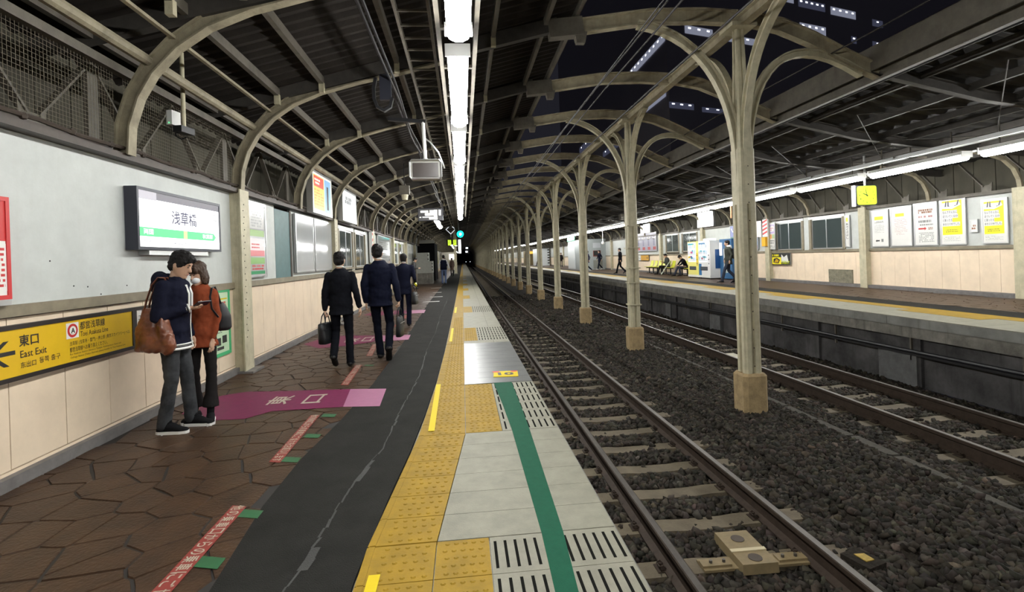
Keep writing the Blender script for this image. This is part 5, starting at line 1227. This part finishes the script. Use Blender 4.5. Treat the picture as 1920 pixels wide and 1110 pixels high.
def person(label, loc, rz, H=1.72, lod=1, J=None, out=None, group=None, width=1.0):
    J=dict(J or {}); o=dict(coat='suit',coatM=None,legM=None,shoeM=None,hem=.82,lean=0,neckM=None); o.update(out or {})
    D=dict(P=(0,0,.95),N=(0,.0,1.45),H=(0,.035,1.59),hp=0,hy=0,hipL=(-.09,0,.93),hipR=(.09,0,.93),kL=(-.095,.02,.50),kR=(.095,.02,.50),aL=(-.095,0,.09),aR=(.095,0,.09),fL=(0,1,0),fR=(0,1,0),
           sL=(-.158,0,1.375),sR=(.158,0,1.375),eL=(-.215,-.02,1.12),eR=(.215,-.02,1.12),wL=(-.225,.03,.88),wR=(.225,.03,.88),hdL=(0,.05,-1),hdR=(0,.05,-1),pnL=(1,0,0),pnR=(-1,0,0),cL=.5,cR=.5)
    D.update(J); V={k:(Vector(v) if isinstance(v,tuple) else v) for k,v in D.items()}
    t=thing('person',label,'person',loc,rz,group); k_=H/1.72; t.scale=(k_*width,k_,k_)
    M=Euler((-V['hp'],0,V['hy']),'XYZ').to_matrix() if False else (Matrix.Rotation(V['hy'],3,'Z')@Matrix.Rotation(-V['hp'],3,'X'))
    P,N=V['P'],V['N']
    def ring(f): return P.lerp(N,f)
    def torso(mb,grow,lo=0,hem=None):
        R=[(-.12,.13,.10),(.0,.150,.108),(.25,.130,.096),(.5,.150,.108),(.75,.162,.112),(.86,.152,.104),(.94,.118,.088),(.99,.084,.072),(1.04,.060,.058),(1.075,.052,.052)]
        L=[]
        if hem is not None: 
            L.append((P.x,P.y+.0,hem,.160+grow,.122+grow))
        for f,rx,ry in R:
            c=ring(f)
            if hem is not None and c.z<hem+.03: continue
            L.append((c.x,c.y,c.z,rx+grow,ry+grow))
        mb.loft(L,seg=20)
    # body
    b=MB(); torso(b,-.012); b.caps(N-Vector((0,0,.03)),V['H']+M@Vector((0,-.012,-.08)),.055,.050); head(b,V['H'],M,lod)
    F=[]
    for s,q in (('L',-1),('R',1)):
        b.caps(V['s'+s],V['e'+s],.038,.030); b.caps(V['e'+s],V['w'+s],.029,.024)
        b.caps(V['hip'+s],V['k'+s],.07,.048); b.caps(V['k'+s],V['a'+s],.046,.035); b.caps(V['a'+s],V['a'+s]+V['f'+s].normalized()*.08+Vector((0,0,-.06)),.033,.018)
        F+=hand(b,V['w'+s],V['hd'+s],V['pn'+s],-1 if q>0 else 1,V['c'+s],lod) or []
    me=remeshed(b,.0095 if lod==0 else (.018 if lod==1 else .026),2,'body'); me.materials.append(skinM)
    if F:
        bm=bmesh.new(); bm.from_mesh(me); fb=MB()
        for segs,r in F: fb.tube(segs,r,seg=8,scale=[1]*(len(segs)-1)+[.7]); fb.ell(segs[-1],(r*.75,)*3,seg=8,rings=6); [fb.ell(p,(r*1.02,)*3,seg=8,rings=6) for p in segs[1:-1]]
        m2=fb.mesh('f'); m2.shade_smooth(); bm.from_mesh(m2); bm.to_mesh(me); bm.free(); me.shade_smooth()
    link('body',me,t)
    b=MB()
    for s in ('L','R'): b.caps(V['a'+s]+(V['k'+s]-V['a'+s]).normalized()*.10,V['a'+s]+V['f'+s].normalized()*.03-Vector((0,0,.012)),.043,.040,seg=12)
    b.build('socks',mat('dark_sock',(.010,.010,.011),.9,spec=.1),t,smooth=True)
    vx=.012 if lod==0 else (.02 if lod==1 else .028)
    # trousers
    b=MB(); fl=o.get('flare',0); th=o.get('thigh',.088); an=o.get('ankle',.058)
    b.loft([(P.x,P.y,P.z-.16,.13,.10),(P.x,P.y,P.z-.06,.158,.118),(P.x,P.y,P.z+.05,.150,.112),(P.x,P.y,P.z+.09,.14,.105)],seg=18)
    for s in 'LR':
        b.caps(V['hip'+s]+Vector((0,0,-.04)),V['k'+s],th,.064-.004*bool(fl)); 
        an_=V['a'+s]+(V['k'+s]-V['a'+s]).normalized()*(.02 if fl else -.035)
        if fl: b.tube([V['k'+s],V['k'+s].lerp(an_,.5),an_+Vector((0,0,.04))],.060,seg=14,scale=[1,1.1,1.62])
        else: b.caps(V['k'+s],an_+Vector((0,0,.02)),.062,an)
        
        if not fl: b.tube([V['k'+s],an_],.062,seg=12,scale=[1,an/.062])
    me=remeshed(b,vx,2 if lod else 3,'trousers'); 
    if lod==0:
        for v in me.vertices: v.co+=v.normal*.006*noise.noise(Vector((v.co.x*14,v.co.y*14,v.co.z*22)))
    me.materials.append(o['legM']); link('trousers',me,t)
    # shoes
    sm=o['shoeM'] or mat('black_shoe',(.008,.007,.007),.45,spec=.3)
    for s in 'LR':
        a=V['a'+s]; f=V['f'+s].normalized(); up=Vector((0,0,1)); up=(up-f*up.dot(f)).normalized(); sd=f.cross(up); R3=Matrix((sd,f,up)).transposed()
        b=MB(); c=a-up*.055+f*.055
        L=[(-.115,.028,.0,.055),(-.09,.040,.0,.085),(-.03,.044,.0,.108),(.03,.045,.0,.086),(.09,.046,.0,.05),(.135,.040,.0,.042),(.160,.020,.004,.028)]
        vs=[];n=10
        for y,hw,z0,z1 in L:
            for j in range(n):
                an2=2*math.pi*j/n; x=hw*math.cos(an2)*1.05; z=z0+(z1-z0)*(.5+.5*math.sin(an2)); vs.append(c+R3@Vector((x,y,z-.025)))
        fs=[(i*n+j,i*n+(j+1)%n,(i+1)*n+(j+1)%n,(i+1)*n+j) for i in range(len(L)-1) for j in range(n)]+[tuple(range(n))[::-1],tuple(range((len(L)-1)*n,len(L)*n))]
        b.add(vs,fs); sh=b.build('shoe',sm,t,smooth=True)
        if o.get('soleM'):
            b=MB(); pts=[(-.05,-.10),(-.03,-.12),(.03,-.12),(.05,-.09),(.048,.0),(.053,.10),(.035,.155),(0,.17),(-.035,.155),(-.053,.10),(-.048,.0)]
            vs=[c+R3@Vector((x,y,z)) for z in (-.042,-.012) for x,y in pts]; n=len(pts)
            b.add(vs,[tuple(range(n))[::-1],tuple(range(n,2*n))]+[(i,(i+1)%n,n+(i+1)%n,n+i) for i in range(n)]); b.build('sole',o['soleM'],sh)
    # coat
    b=MB(); torso(b,.016+o.get('bulk',0),hem=o['hem'])
    ar=o.get('arm',.055)
    for s in 'LR':
        b.ell(V['s'+s]-Vector((0,0,.012)),(.056,.060,.056),seg=12,rings=8); b.caps(N-Vector((0,0,.005)),V['s'+s]+Vector((0,0,-.014)),.050,.050); b.caps(N.lerp(P,.30)+(V['s'+s]-N)*.55+Vector((0,0,-.02)),V['s'+s]-Vector((0,0,.02)),.070,.056); b.caps(V['s'+s],V['e'+s],ar+.004,ar-.008); b.caps(V['e'+s],V['w'+s]+(V['e'+s]-V['w'+s]).normalized()*.03,ar-.008,ar-.018)
    me=remeshed(b,vx,6 if lod==0 else 4,'jacket')
    if lod==0:
        for v in me.vertices: v.co+=v.normal*(.009*noise.noise(Vector((v.co.x*9,v.co.y*9,v.co.z*15)))+.004*noise.noise(v.co*26))
    me.materials.append(o['coatM']); link('sweater' if o['coat']=='sweater' else 'jacket',me,t)
    if o['coat']=='suit' and lod<2:
        b=MB(); c=N+Vector((0,.004,.052)); b.tube([c+Vector((.050*math.cos(a),.050*math.sin(a),-.016*math.sin(a))) for a in np.linspace(0,2*math.pi,17)[:-1]],.0105,seg=6,closed=True); b.build('shirt_collar',wq,t,smooth=True)
        if lod==0:
            for s in 'LR':
                w=V['w'+s]; d_=(V['e'+s]-w).normalized(); MB().cyl(w+d_*.004,w+d_*.04,.031,seg=12).build('shirt_cuff',wq,t,smooth=True)
    hair(V['H'],M,lod,o.get('hairM',hairK),t,o.get('hair','short'))
    if lod==0 and o.get('face',True):
        b=MB(); 
        for s in (-1,1): b.ell(V['H']+M@Vector((s*.030,.087,.008)),(.012,.006,.005),seg=8,rings=6,rot=M)
        b.build('eye',inkM,t); b=MB()
        for s in (-1,1): b.ell(V['H']+M@Vector((s*.031,.092,.032)),(.018,.006,.005),seg=8,rings=6,rot=M)
        b.build('eyebrow',hairK,t); b=MB(); b.ell(V['H']+M@Vector((0,.096,-.062)),(.022,.006,.006),seg=8,rings=6,rot=M); b.build('lips',mat('lips',(.38,.16,.13),.45),t,smooth=True)
    t['_M']=[0]; del t['_M']
    return t,V,M
navyW=mat('navy_wool',(.0045,.006,.018),.8,var=.25,vs=40,spec=.12); blackW=mat('black_wool',(.0045,.005,.008),.85,var=.25,vs=40,spec=.12)
navyB=mat('navy_knit_jacket',(.007,.008,.020),.85,var=.3,vs=60,bump=.3,bs=200,spec=.12); jean=mat('washed_black_denim',(.050,.053,.058),.8,var=.45,vs=6,col2=(.018,.019,.021),spec=.2)
rust=mat('rust_knit',(.20,.043,.016),.9,var=.22,vs=30,bump=.4,bs=250,spec=.15); blackT=mat('black_trousers',(.009,.0075,.0075),.8,spec=.15)
sole=mat('white_sole',(.72,.71,.68),.5); sneaker=mat('black_sneaker',(.006,.006,.007),.8,spec=.12)
# --- man in navy hooded jacket, faces right
A,VA,MA=person('man in navy jacket with white stripes and grey jeans, looking down at a phone',(-2.705,5.05,0),-math.pi/2+.05,1.68,0,
  dict(P=(0,0,.95),N=(0,.02,1.43),H=(-.0,.085,1.575),hp=.42,hy=-.10,kL=(-.13,.05,.50),kR=(.07,.00,.50),hipR=(.085,0,.93),aL=(-.15,.07,.09),aR=(.08,-.075,.09),fL=(.12,1,0),fR=(.10,1,0),
   sR=(.158,-.01,1.375),eR=(.215,-.05,1.10),wR=(.075,.175,1.165),hdR=(-.25,1,.03),pnR=(-.3,.1,1),cR=.75, sL=(-.158,.02,1.375),eL=(-.21,-.02,1.11),wL=(-.20,.08,.87)),
  dict(coatM=navyB,legM=jean,shoeM=sneaker,soleM=sole,hem=.80,hair='messy',coat='jacket',arm=.066,bulk=.014,thigh=.092,ankle=.060),width=.90)
b=MB(); 
for (p,r) in (((0,-.105,1.44),(.12,.060,.085)),((.07,-.06,1.45),(.06,.06,.05)),((-.07,-.06,1.45),(.06,.06,.05)),((0,-.13,1.38),(.09,.05,.08)),((.06,.05,1.435),(.035,.05,.035)),((-.06,.05,1.435),(.035,.05,.035))): b.ell(p,r,seg=14,rings=10)
me=remeshed(b,.010,4,'hood'); me.materials.append(navyB); link('hood',me,A)
def stripe(t,pts,w,m_,name='white_stripe',th=.006): MB().sweep(pts,[(-w/2,-th/2),(w/2,-th/2),(w/2,th/2),(-w/2,th/2)],m_,side=None).build(name,None,t)
# zip stripes down the chest front, hem and cuff bands
for dx in (-.040,-.022,.022,.042): MB().tube([(dx,.135,1.385),(dx,.162,1.30),(dx,.158,1.18)],.0055,seg=6).build('white_stripe',wq,A)
MB().tube([(.0,.160,1.14),(.0,.152,1.0),(.0,.158,.86),(.0,.165,.80)],.005,seg=6).build('white_stripe',wq,A)
for z,m_,r in ((.792,wq,.0125),(.812,inkM,.011),(.830,wq,.007)):
    MB().tube([(.190*math.cos(a),.148*math.sin(a),z) for a in np.linspace(0,2*math.pi,25)[:-1]],r,seg=6,closed=True).build('hem_band',m_,A)
wv=VA['wR']; dv=(VA['eR']-wv).normalized()
for q,m_ in ((-.002,wq),(.014,inkM),(.030,wq)): MB().cyl(wv+dv*q,wv+dv*(q+.014),.043,seg=16).build('cuff_band',m_,A)
MB().ell((.205,.06,.93),(.008,.008,.008),seg=8,rings=6).build('snap',wq,A)
# phone in his hand
t=thing('smartphone','dark smartphone held by the man in the navy jacket','phone',(-2.425,5.015,1.175),0); 
MB().prism([(-.035,-.07),(.035,-.07),(.035,.07),(-.035,.07)],-.004,.004).build('case',black,t,rot=(0,-.6,-.4)); MB().box(-.031,.031,-.062,.062,.004,.0048).build('screen',emit('phone_screen',(.7,.8,1),.5),t,rot=(0,-.6,-.4))
# tote bag on his near shoulder
t=thing('tote_bag','large creased brown leather tote bag hanging from the shoulder of the man in navy','bag',(-2.785,4.895,.765),-.04)
leather=mat('brown_leather',(.185,.060,.028),.32,var=.45,vs=7,bump=.9,bs=14,col2=(.075,.024,.012))
b=MB(); b.loft([(0,0,.0,.155,.055),(0.005,0,.03,.175,.075),(0,0,.12,.170,.085),(-.005,0,.22,.148,.075),(0,0,.32,.118,.050),(.0,0,.39,.095,.028)],seg=22)
b.ell((.13,-.03,.06),(.06,.05,.10),seg=12); b.ell((.09,-.05,.20),(.04,.04,.12),seg=12); b.ell((-.12,0,.03),(.06,.05,.04),seg=10)
me=remeshed(b,.010,4,'bag_body')
for v in me.vertices: v.co+=v.normal*(.016*noise.noise(Vector((v.co.x*12+3,v.co.y*9,v.co.z*6)))+.006*noise.noise(v.co*32))
me.materials.append(leather); link('bag_body',me,t)
for s in (-.02,.035): MB().sweep([(-.075,s,.35),(-.05,s+.01,.47),(-.005,s+.015,.60),(.035,s+.04,.665),(.085,s+.05,.66),(.10,s+.10,.55)],[(-.012,-.003),(.012,-.003),(.012,.003),(-.012,.003)],side=(0,1,0)).build('strap',leather,t)
# --- woman in rust sweater
B,VB,MB_=person('woman in rust sweater and flared black trousers wearing a white face mask',(-2.605,5.36,0),math.pi-.05,1.56,0,
  dict(N=(0,.01,1.45),H=(-.01,.05,1.60),hp=.30,hy=-.25,hipL=(-.085,0,.93),hipR=(.085,0,.93),kL=(-.115,.02,.50),kR=(.10,.02,.50),aL=(-.105,.05,.09),aR=(.125,-.03,.09),fL=(-.55,1,0),fR=(.15,1,0),
   sL=(-.15,0,1.375),eL=(-.185,-.02,1.12),wL=(-.165,.06,.87),hdL=(.10,.10,-1),pnL=(.6,-.2,0),cL=.35,sR=(.15,0,1.375),eR=(.19,0,1.12),wR=(.12,.12,.98),hdR=(-.4,.8,.2)),
  dict(coatM=rust,legM=blackT,shoeM=sneaker,soleM=sole,hem=.80,hair='long',hairM=hairB,coat='sweater',flare=1,arm=.055,bulk=.014,thigh=.082),width=.86)
b=MB(); b.ell(VB['H']+MB_@Vector((0,.056,-.055)),(.060,.054,.045),seg=14,rings=8,rot=MB_); b.build('face_mask',mat('mask_white',(.72,.74,.76),.6),B,smooth=True)
b=MB(); b.tube([(.07*math.cos(a),.01+.062*math.sin(a),1.452-.012*math.sin(a)) for a in np.linspace(0,2*math.pi,19)[:-1]],.010,seg=6,closed=True); b.build('neckline',mat('neckline_skin',(.40,.14,.07),.7),B,smooth=True)
t=thing('shoulder_bag','black bag hanging behind the woman in the rust sweater','bag',(-2.455,5.47,.93),.1)
b=MB(); b.loft([(0,0,-.07,.06,.04),(0,0,-.04,.085,.06),(0,0,.08,.08,.065),(-.01,0,.17,.055,.05),(-.02,0,.22,.03,.03)],seg=16); me=remeshed(b,.012,4,'bag_body'); me.materials.append(mat('black_nylon',(.012,.012,.014),.55)); link('bag_body',me,t)
MB().sweep([(0,-.02,.18),(-.02,-.06,.32),(-.03,-.10,.385),(-.038,-.150,.372),(-.042,-.188,.29),(-.03,-.190,.17),(.01,-.14,.08)],[(-.009,-.003),(.009,-.003),(.009,.003),(-.009,.003)],side=(1,0,0)).build('strap',black,t)
# --- businessmen from behind
C_,VC,_=person('shorter businessman in black suit seen from behind, carrying a bag in his left hand',(-1.79,7.67,0),.04,1.655,0,
  dict(H=(-.01,.02,1.605),hp=.10,hy=.05,kL=(-.10,.06,.52),aL=(-.10,-.16,.20),fL=(0,.75,-.55),kR=(.10,.03,.50),aR=(.11,-.02,.09),
   sL=(-.165,0,1.375),sR=(.165,0,1.375),eL=(-.225,-.03,1.12),wL=(-.235,-.01,.86),eR=(.235,-.06,1.12),wR=(.275,-.02,.88),hdR=(.15,.15,-1),cR=.4,cL=1.3),dict(coatM=blackW,legM=blackW,hem=.79,arm=.062,bulk=.012,face=False))
Dm,VD,_=person('taller businessman in navy suit seen from behind, carrying a briefcase in his right hand',(-1.30,8.15,0),.0,1.765,0,
  dict(H=(-.03,.02,1.605),hp=.05,hy=.05,hipL=(-.09,0,.93),kL=(-.07,.05,.50),aL=(-.03,.0,.09),kR=(.12,.05,.52),aR=(.13,-.22,.19),fR=(-.1,.55,-.85),
   sL=(-.172,0,1.375),sR=(.172,0,1.375),eL=(-.23,-.05,1.12),wL=(-.215,.0,.86),eR=(.245,-.06,1.11),wR=(.275,-.03,.86),cR=1.3,cL=.4),dict(coatM=navyW,legM=mat('dark_navy_wool',(.0035,.0045,.010),.85,spec=.1),hem=.80,arm=.066,bulk=.018,face=False))
bagM=mat('black_bag_leather',(.010,.011,.013),.38,bump=.3,bs=60)
def handbag(label,loc,rz,w,h,d,tall=0):
    t=thing('briefcase',label,'bag',loc,rz); b=MB()
    rg=[]
    for f_,q in ((0,.80),(.04,.95),(.3,1.0),(.75,1.02),(.96,.98),(1,.86)):
        k_=q*(1+(.18*f_ if tall else 0)); rg.append((f_*h,w*.45*k_,d*.52*k_*(1-.45*f_)))
    n=20; vs=[]
    for z_,a_1,b_1 in rg:
        for j in range(n):
            an=2*math.pi*j/n; cx_=math.copysign(abs(math.cos(an))**.45,math.cos(an)); sy_=math.copysign(abs(math.sin(an))**.6,math.sin(an)); vs.append((a_1*cx_,b_1*sy_,z_))
    fs=[(i*n+j,i*n+(j+1)%n,(i+1)*n+(j+1)%n,(i+1)*n+j) for i in range(len(rg)-1) for j in range(n)]+[tuple(range(n))[::-1],tuple(range((len(rg)-1)*n,len(rg)*n))]
    b.add(vs,fs); b.build('bag_body',bagM,t,smooth=True)
    for s in (-1,1): MB().tube([(-w*.2,s*d*.3,h-.01),(-w*.17,s*d*.15,h+.10),(-w*.08,0,h+.15),(w*.08,0,h+.15),(w*.17,s*d*.15,h+.10),(w*.2,s*d*.3,h-.01)],.009,seg=6).build('bag_handle',bagM,t)
    MB().box(-w*.43,w*.43,-d/2-.004,-d/2,h*.68,h*.72).build('zip',alu if tall==0 else darkF,t); return t
handbag('open topped black bag held by the shorter businessman',(-2.015,7.64,.35),1.3,.30,.30,.13,1)
handbag('slim black briefcase with silver detail held by the taller businessman',(-1.015,8.12,.335),1.45,.34,.31,.09,0)
# third businessman
E_,_,_=person('third businessman in navy suit, half hidden behind the taller one, holding something yellow',(-1.36,11.9,0),0,1.68,1,
  dict(sR=(.19,0,1.40),eR=(.25,-.05,1.13),wR=(.25,.16,1.0),kL=(-.10,.10,.5),aL=(-.10,.16,.09),kR=(.10,.0,.5),aR=(.10,-.14,.12)),dict(coatM=navyW,legM=navyW,hem=.76))
t=thing('umbrella','bright yellow folded thing under the arm of the third businessman','umbrella',(-1.13,12.0,1.02),.3); MB().cyl((0,-.1,-.08),(.03,.12,.06),.035,seg=8,r2=.02).build('folded_cover',mat('vivid_yellow',(.80,.72,.03),.4),t); MB().cyl((.03,.12,.06),(.05,.2,.10),.01,seg=6).build('umbrella_handle',black,t)
handbag('black bag hanging at the right side of the third businessman',(-1.12,11.8,.52),1.4,.32,.28,.12,0)
# --- farther people on the left platform
stand=dict(wR=(.12,.24,1.12),eR=(.23,.02,1.14),hdR=(0,1,.1),wL=(-.10,.24,1.12),eL=(-.22,.02,1.14),hdL=(0,1,.1),hp=.4,H=(0,.08,1.58))
person('man in dark suit looking down at his phone beside the grey cabinet',(-2.62,27.7,0),-1.5,1.68,1,stand,dict(coatM=mat('charcoal_wool',(.035,.035,.035),.8),legM=blackW,hem=.80))
person('man in navy vest, white sleeves and blue jeans near the white queue lines',(-1.20,31.8,0),.0,1.80,1,dict(eL=(-.27,-.03,1.13),wL=(-.30,.0,.92),eR=(.27,-.03,1.13),wR=(.30,.0,.92)),dict(coatM=mat('white_shirt',(.55,.56,.58),.7),legM=mat('blue_jeans',(.07,.10,.19),.8),hem=.86,coat='jacket'))
vest=MB().loft([(0,0,.86,.20,.155),(0,0,1.1,.185,.145),(0,0,1.3,.205,.155),(0,0,1.42,.16,.12)],seg=16).build('navy_vest',navyW,S.objects[-1] if False else [o for o in COL.objects if o.name.startswith('person') and o.type=='EMPTY'][-1],smooth=True)
person('distant person in brown coat with a light scarf left of the lit white panel',(-1.02,47,0),.3,1.66,2,None,dict(coatM=mat('brown_coat',(.16,.10,.08),.8),legM=blackT,hem=.6))
person('distant dark haired person standing just behind the man in the navy vest',(-1.75,49,0),0,1.75,2,None,dict(coatM=blackW,legM=blackW,hem=.8))
# --- people on the opposite platform
walk=lambda s=1: dict(kL=(-.09,.16,.52),aL=(-.09,.26*s,.10),kR=(.09,.0,.49),aR=(.09,-.30*s,.16),fR=(0,.85,-.4),eL=(-.24,-.10,1.14),wL=(-.25,-.02,.90),eR=(.24,.02,1.14),wR=(.24,.14,.92))
person('businessman in black suit walking, alone between the second nearest column and the seats',(10.62,33.9,ZR),1.25,1.74,1,walk(),dict(coatM=blackW,legM=blackW,hem=.80))
person('masked walker in navy jacket with white shoes in front of the grey booth',(11.95,44.1,ZR),1.9,1.72,1,walk(),dict(coatM=navyW,legM=navyW,hem=.82,coat='jacket',shoeM=sole))
person('person in dark coat left of the masked walker, before the grey booth',(10.45,42.3,ZR),1.7,1.70,1,walk(-1),dict(coatM=mat('dark_blue_coat',(.02,.02,.05),.8),legM=navyW,hem=.7,coat='jacket',shoeM=sole))
person('person in black standing left of the grey booth on the opposite platform',(11.6,60,ZR),3.0,1.72,2,None,dict(coatM=blackT,legM=blackT,hem=.8))
person('distant person in white shirt and black waistcoat beside the white booth',(10.7,72.5,ZR),1.2,1.70,2,walk(),dict(coatM=mat('white_shirt',(.55,.56,.58)),legM=blackT,hem=.85,coat='jacket'))
person('distant crouching person in black by the white booth',(11.9,84,ZR),1.0,1.30,2,None,dict(coatM=blackT,legM=blackT,hem=.7))
sit=dict(P=(0,0,.52),N=(0,.04,1.0),H=(0,.12,1.14),hp=.45,hipL=(-.09,.02,.50),hipR=(.09,.02,.50),kL=(-.12,.44,.50),kR=(.12,.44,.50),aL=(-.12,.40,.09),aR=(.12,.62,.09),sL=(-.17,.04,.95),sR=(.17,.04,.95),eL=(-.23,.10,.70),eR=(.23,.10,.70),wL=(-.12,.30,.72),wR=(.12,.30,.78),hdL=(.2,1,0),hdR=(-.2,1,.2))
N1,_,_=person('seated man in dark parka reading a phone on the yellow seats',(12.35,30.05,ZR),math.pi/2,1.70,1,sit,dict(coatM=mat('dark_parka',(.022,.026,.022),.8),legM=blackT,hem=.42,coat='jacket',bulk=.02))
sit2=dict(sit); sit2.update(N=(0,.20,.95),H=(0,.34,1.05),hp=.9,sL=(-.17,.18,.90),sR=(.17,.18,.90),eL=(-.2,.36,.66),eR=(.2,.36,.66),wL=(-.10,.46,.60),wR=(.10,.46,.60))
person('seated man in black leaning forward beside the vending machines',(12.25,27.25,ZR),math.pi/2,1.70,1,sit2,dict(coatM=blackW,legM=mat('dark_blue_trousers',(.015,.018,.035),.8),hem=.42,coat='jacket'))
t=thing('folded_umbrella','pale long umbrella leaning against the knees of the seated reader','umbrella',(11.75,29.6,ZR)); MB().cyl((0,0,.02),(.42,-.30,.78),.035,seg=8,r2=.02).build('canopy',mat('pale_green_cloth',(.45,.50,.42),.6),t); MB().cyl((.42,-.30,.78),(.46,-.33,.86),.012,seg=6).build('umbrella_handle',whiteP,t)
Pn,_,_=person('man in dark green parka with white hood and backpack walking left past the vending machines',(10.88,20.15,ZR),1.15,1.75,1,walk(),dict(coatM=mat('olive_black_parka',(.030,.034,.024),.8),legM=mat('dark_jeans',(.012,.018,.035),.8),hem=.74,coat='jacket',bulk=.02))
b=MB(); b.ell((0,-.03,1.47),(.13,.11,.06),seg=14); b.ell((0,-.09,1.42),(.10,.06,.08),seg=12); b.build('white_hood',mat('white_fleece',(.68,.68,.68),.8),Pn,smooth=True)
def pack(label,parent_loc,rz,sc=1):
    t=thing('backpack',label,'backpack',parent_loc,rz); b=MB(); b.loft([(0,0,0,.10,.06),(0,0,.04,.15,.10),(0,0,.22,.16,.12),(0,0,.38,.13,.10),(0,0,.45,.06,.05)],seg=16); o=b.build('bag_body',mat('black_nylon',(.012,.012,.014)),t,smooth=True)
    for s in (-1,1): MB().tube([(s*.08,.08,.40),(s*.10,.16,.44),(s*.11,.30,.30),(s*.10,.26,.12),(s*.09,.08,.05)],.014,seg=6).build('strap',black,t)
    t.scale=(sc,)*3; return t
pack('black backpack with small white logo patch worn by the man in the parka',(11.10,20.05,1.12),1.15,1.0)
Q,_,_=person('person with a large round black backpack almost hidden behind the nearest column',(11.22,19.7,ZR),1.0,1.72,1,walk(-1),dict(coatM=blackT,legM=blackT,hem=.78,coat='jacket'))
pack('large round black backpack showing right of the nearest column',(11.50,19.45,1.05),1.1,1.25)
t=thing('suitcase','dark suitcase edge showing at the foot of the nearest column, opposite platform','suitcase',(11.62,19.75,ZR)); MB().prism([(-.12,-.2),(.12,-.2),(.12,.2),(-.12,.2)],.06,.62,inset=.05).build('shell',black,t); MB().box(-.02,.02,-.1,.1,.62,.80).build('suitcase_handle',darkF,t)
for s in (-.1,.1): MB().cyl((-.1,s*1.5,.03),(.1,s*1.5,.03),.03,seg=8).build('wheel',black,t)

bpy.data.scenes.remove(TS)
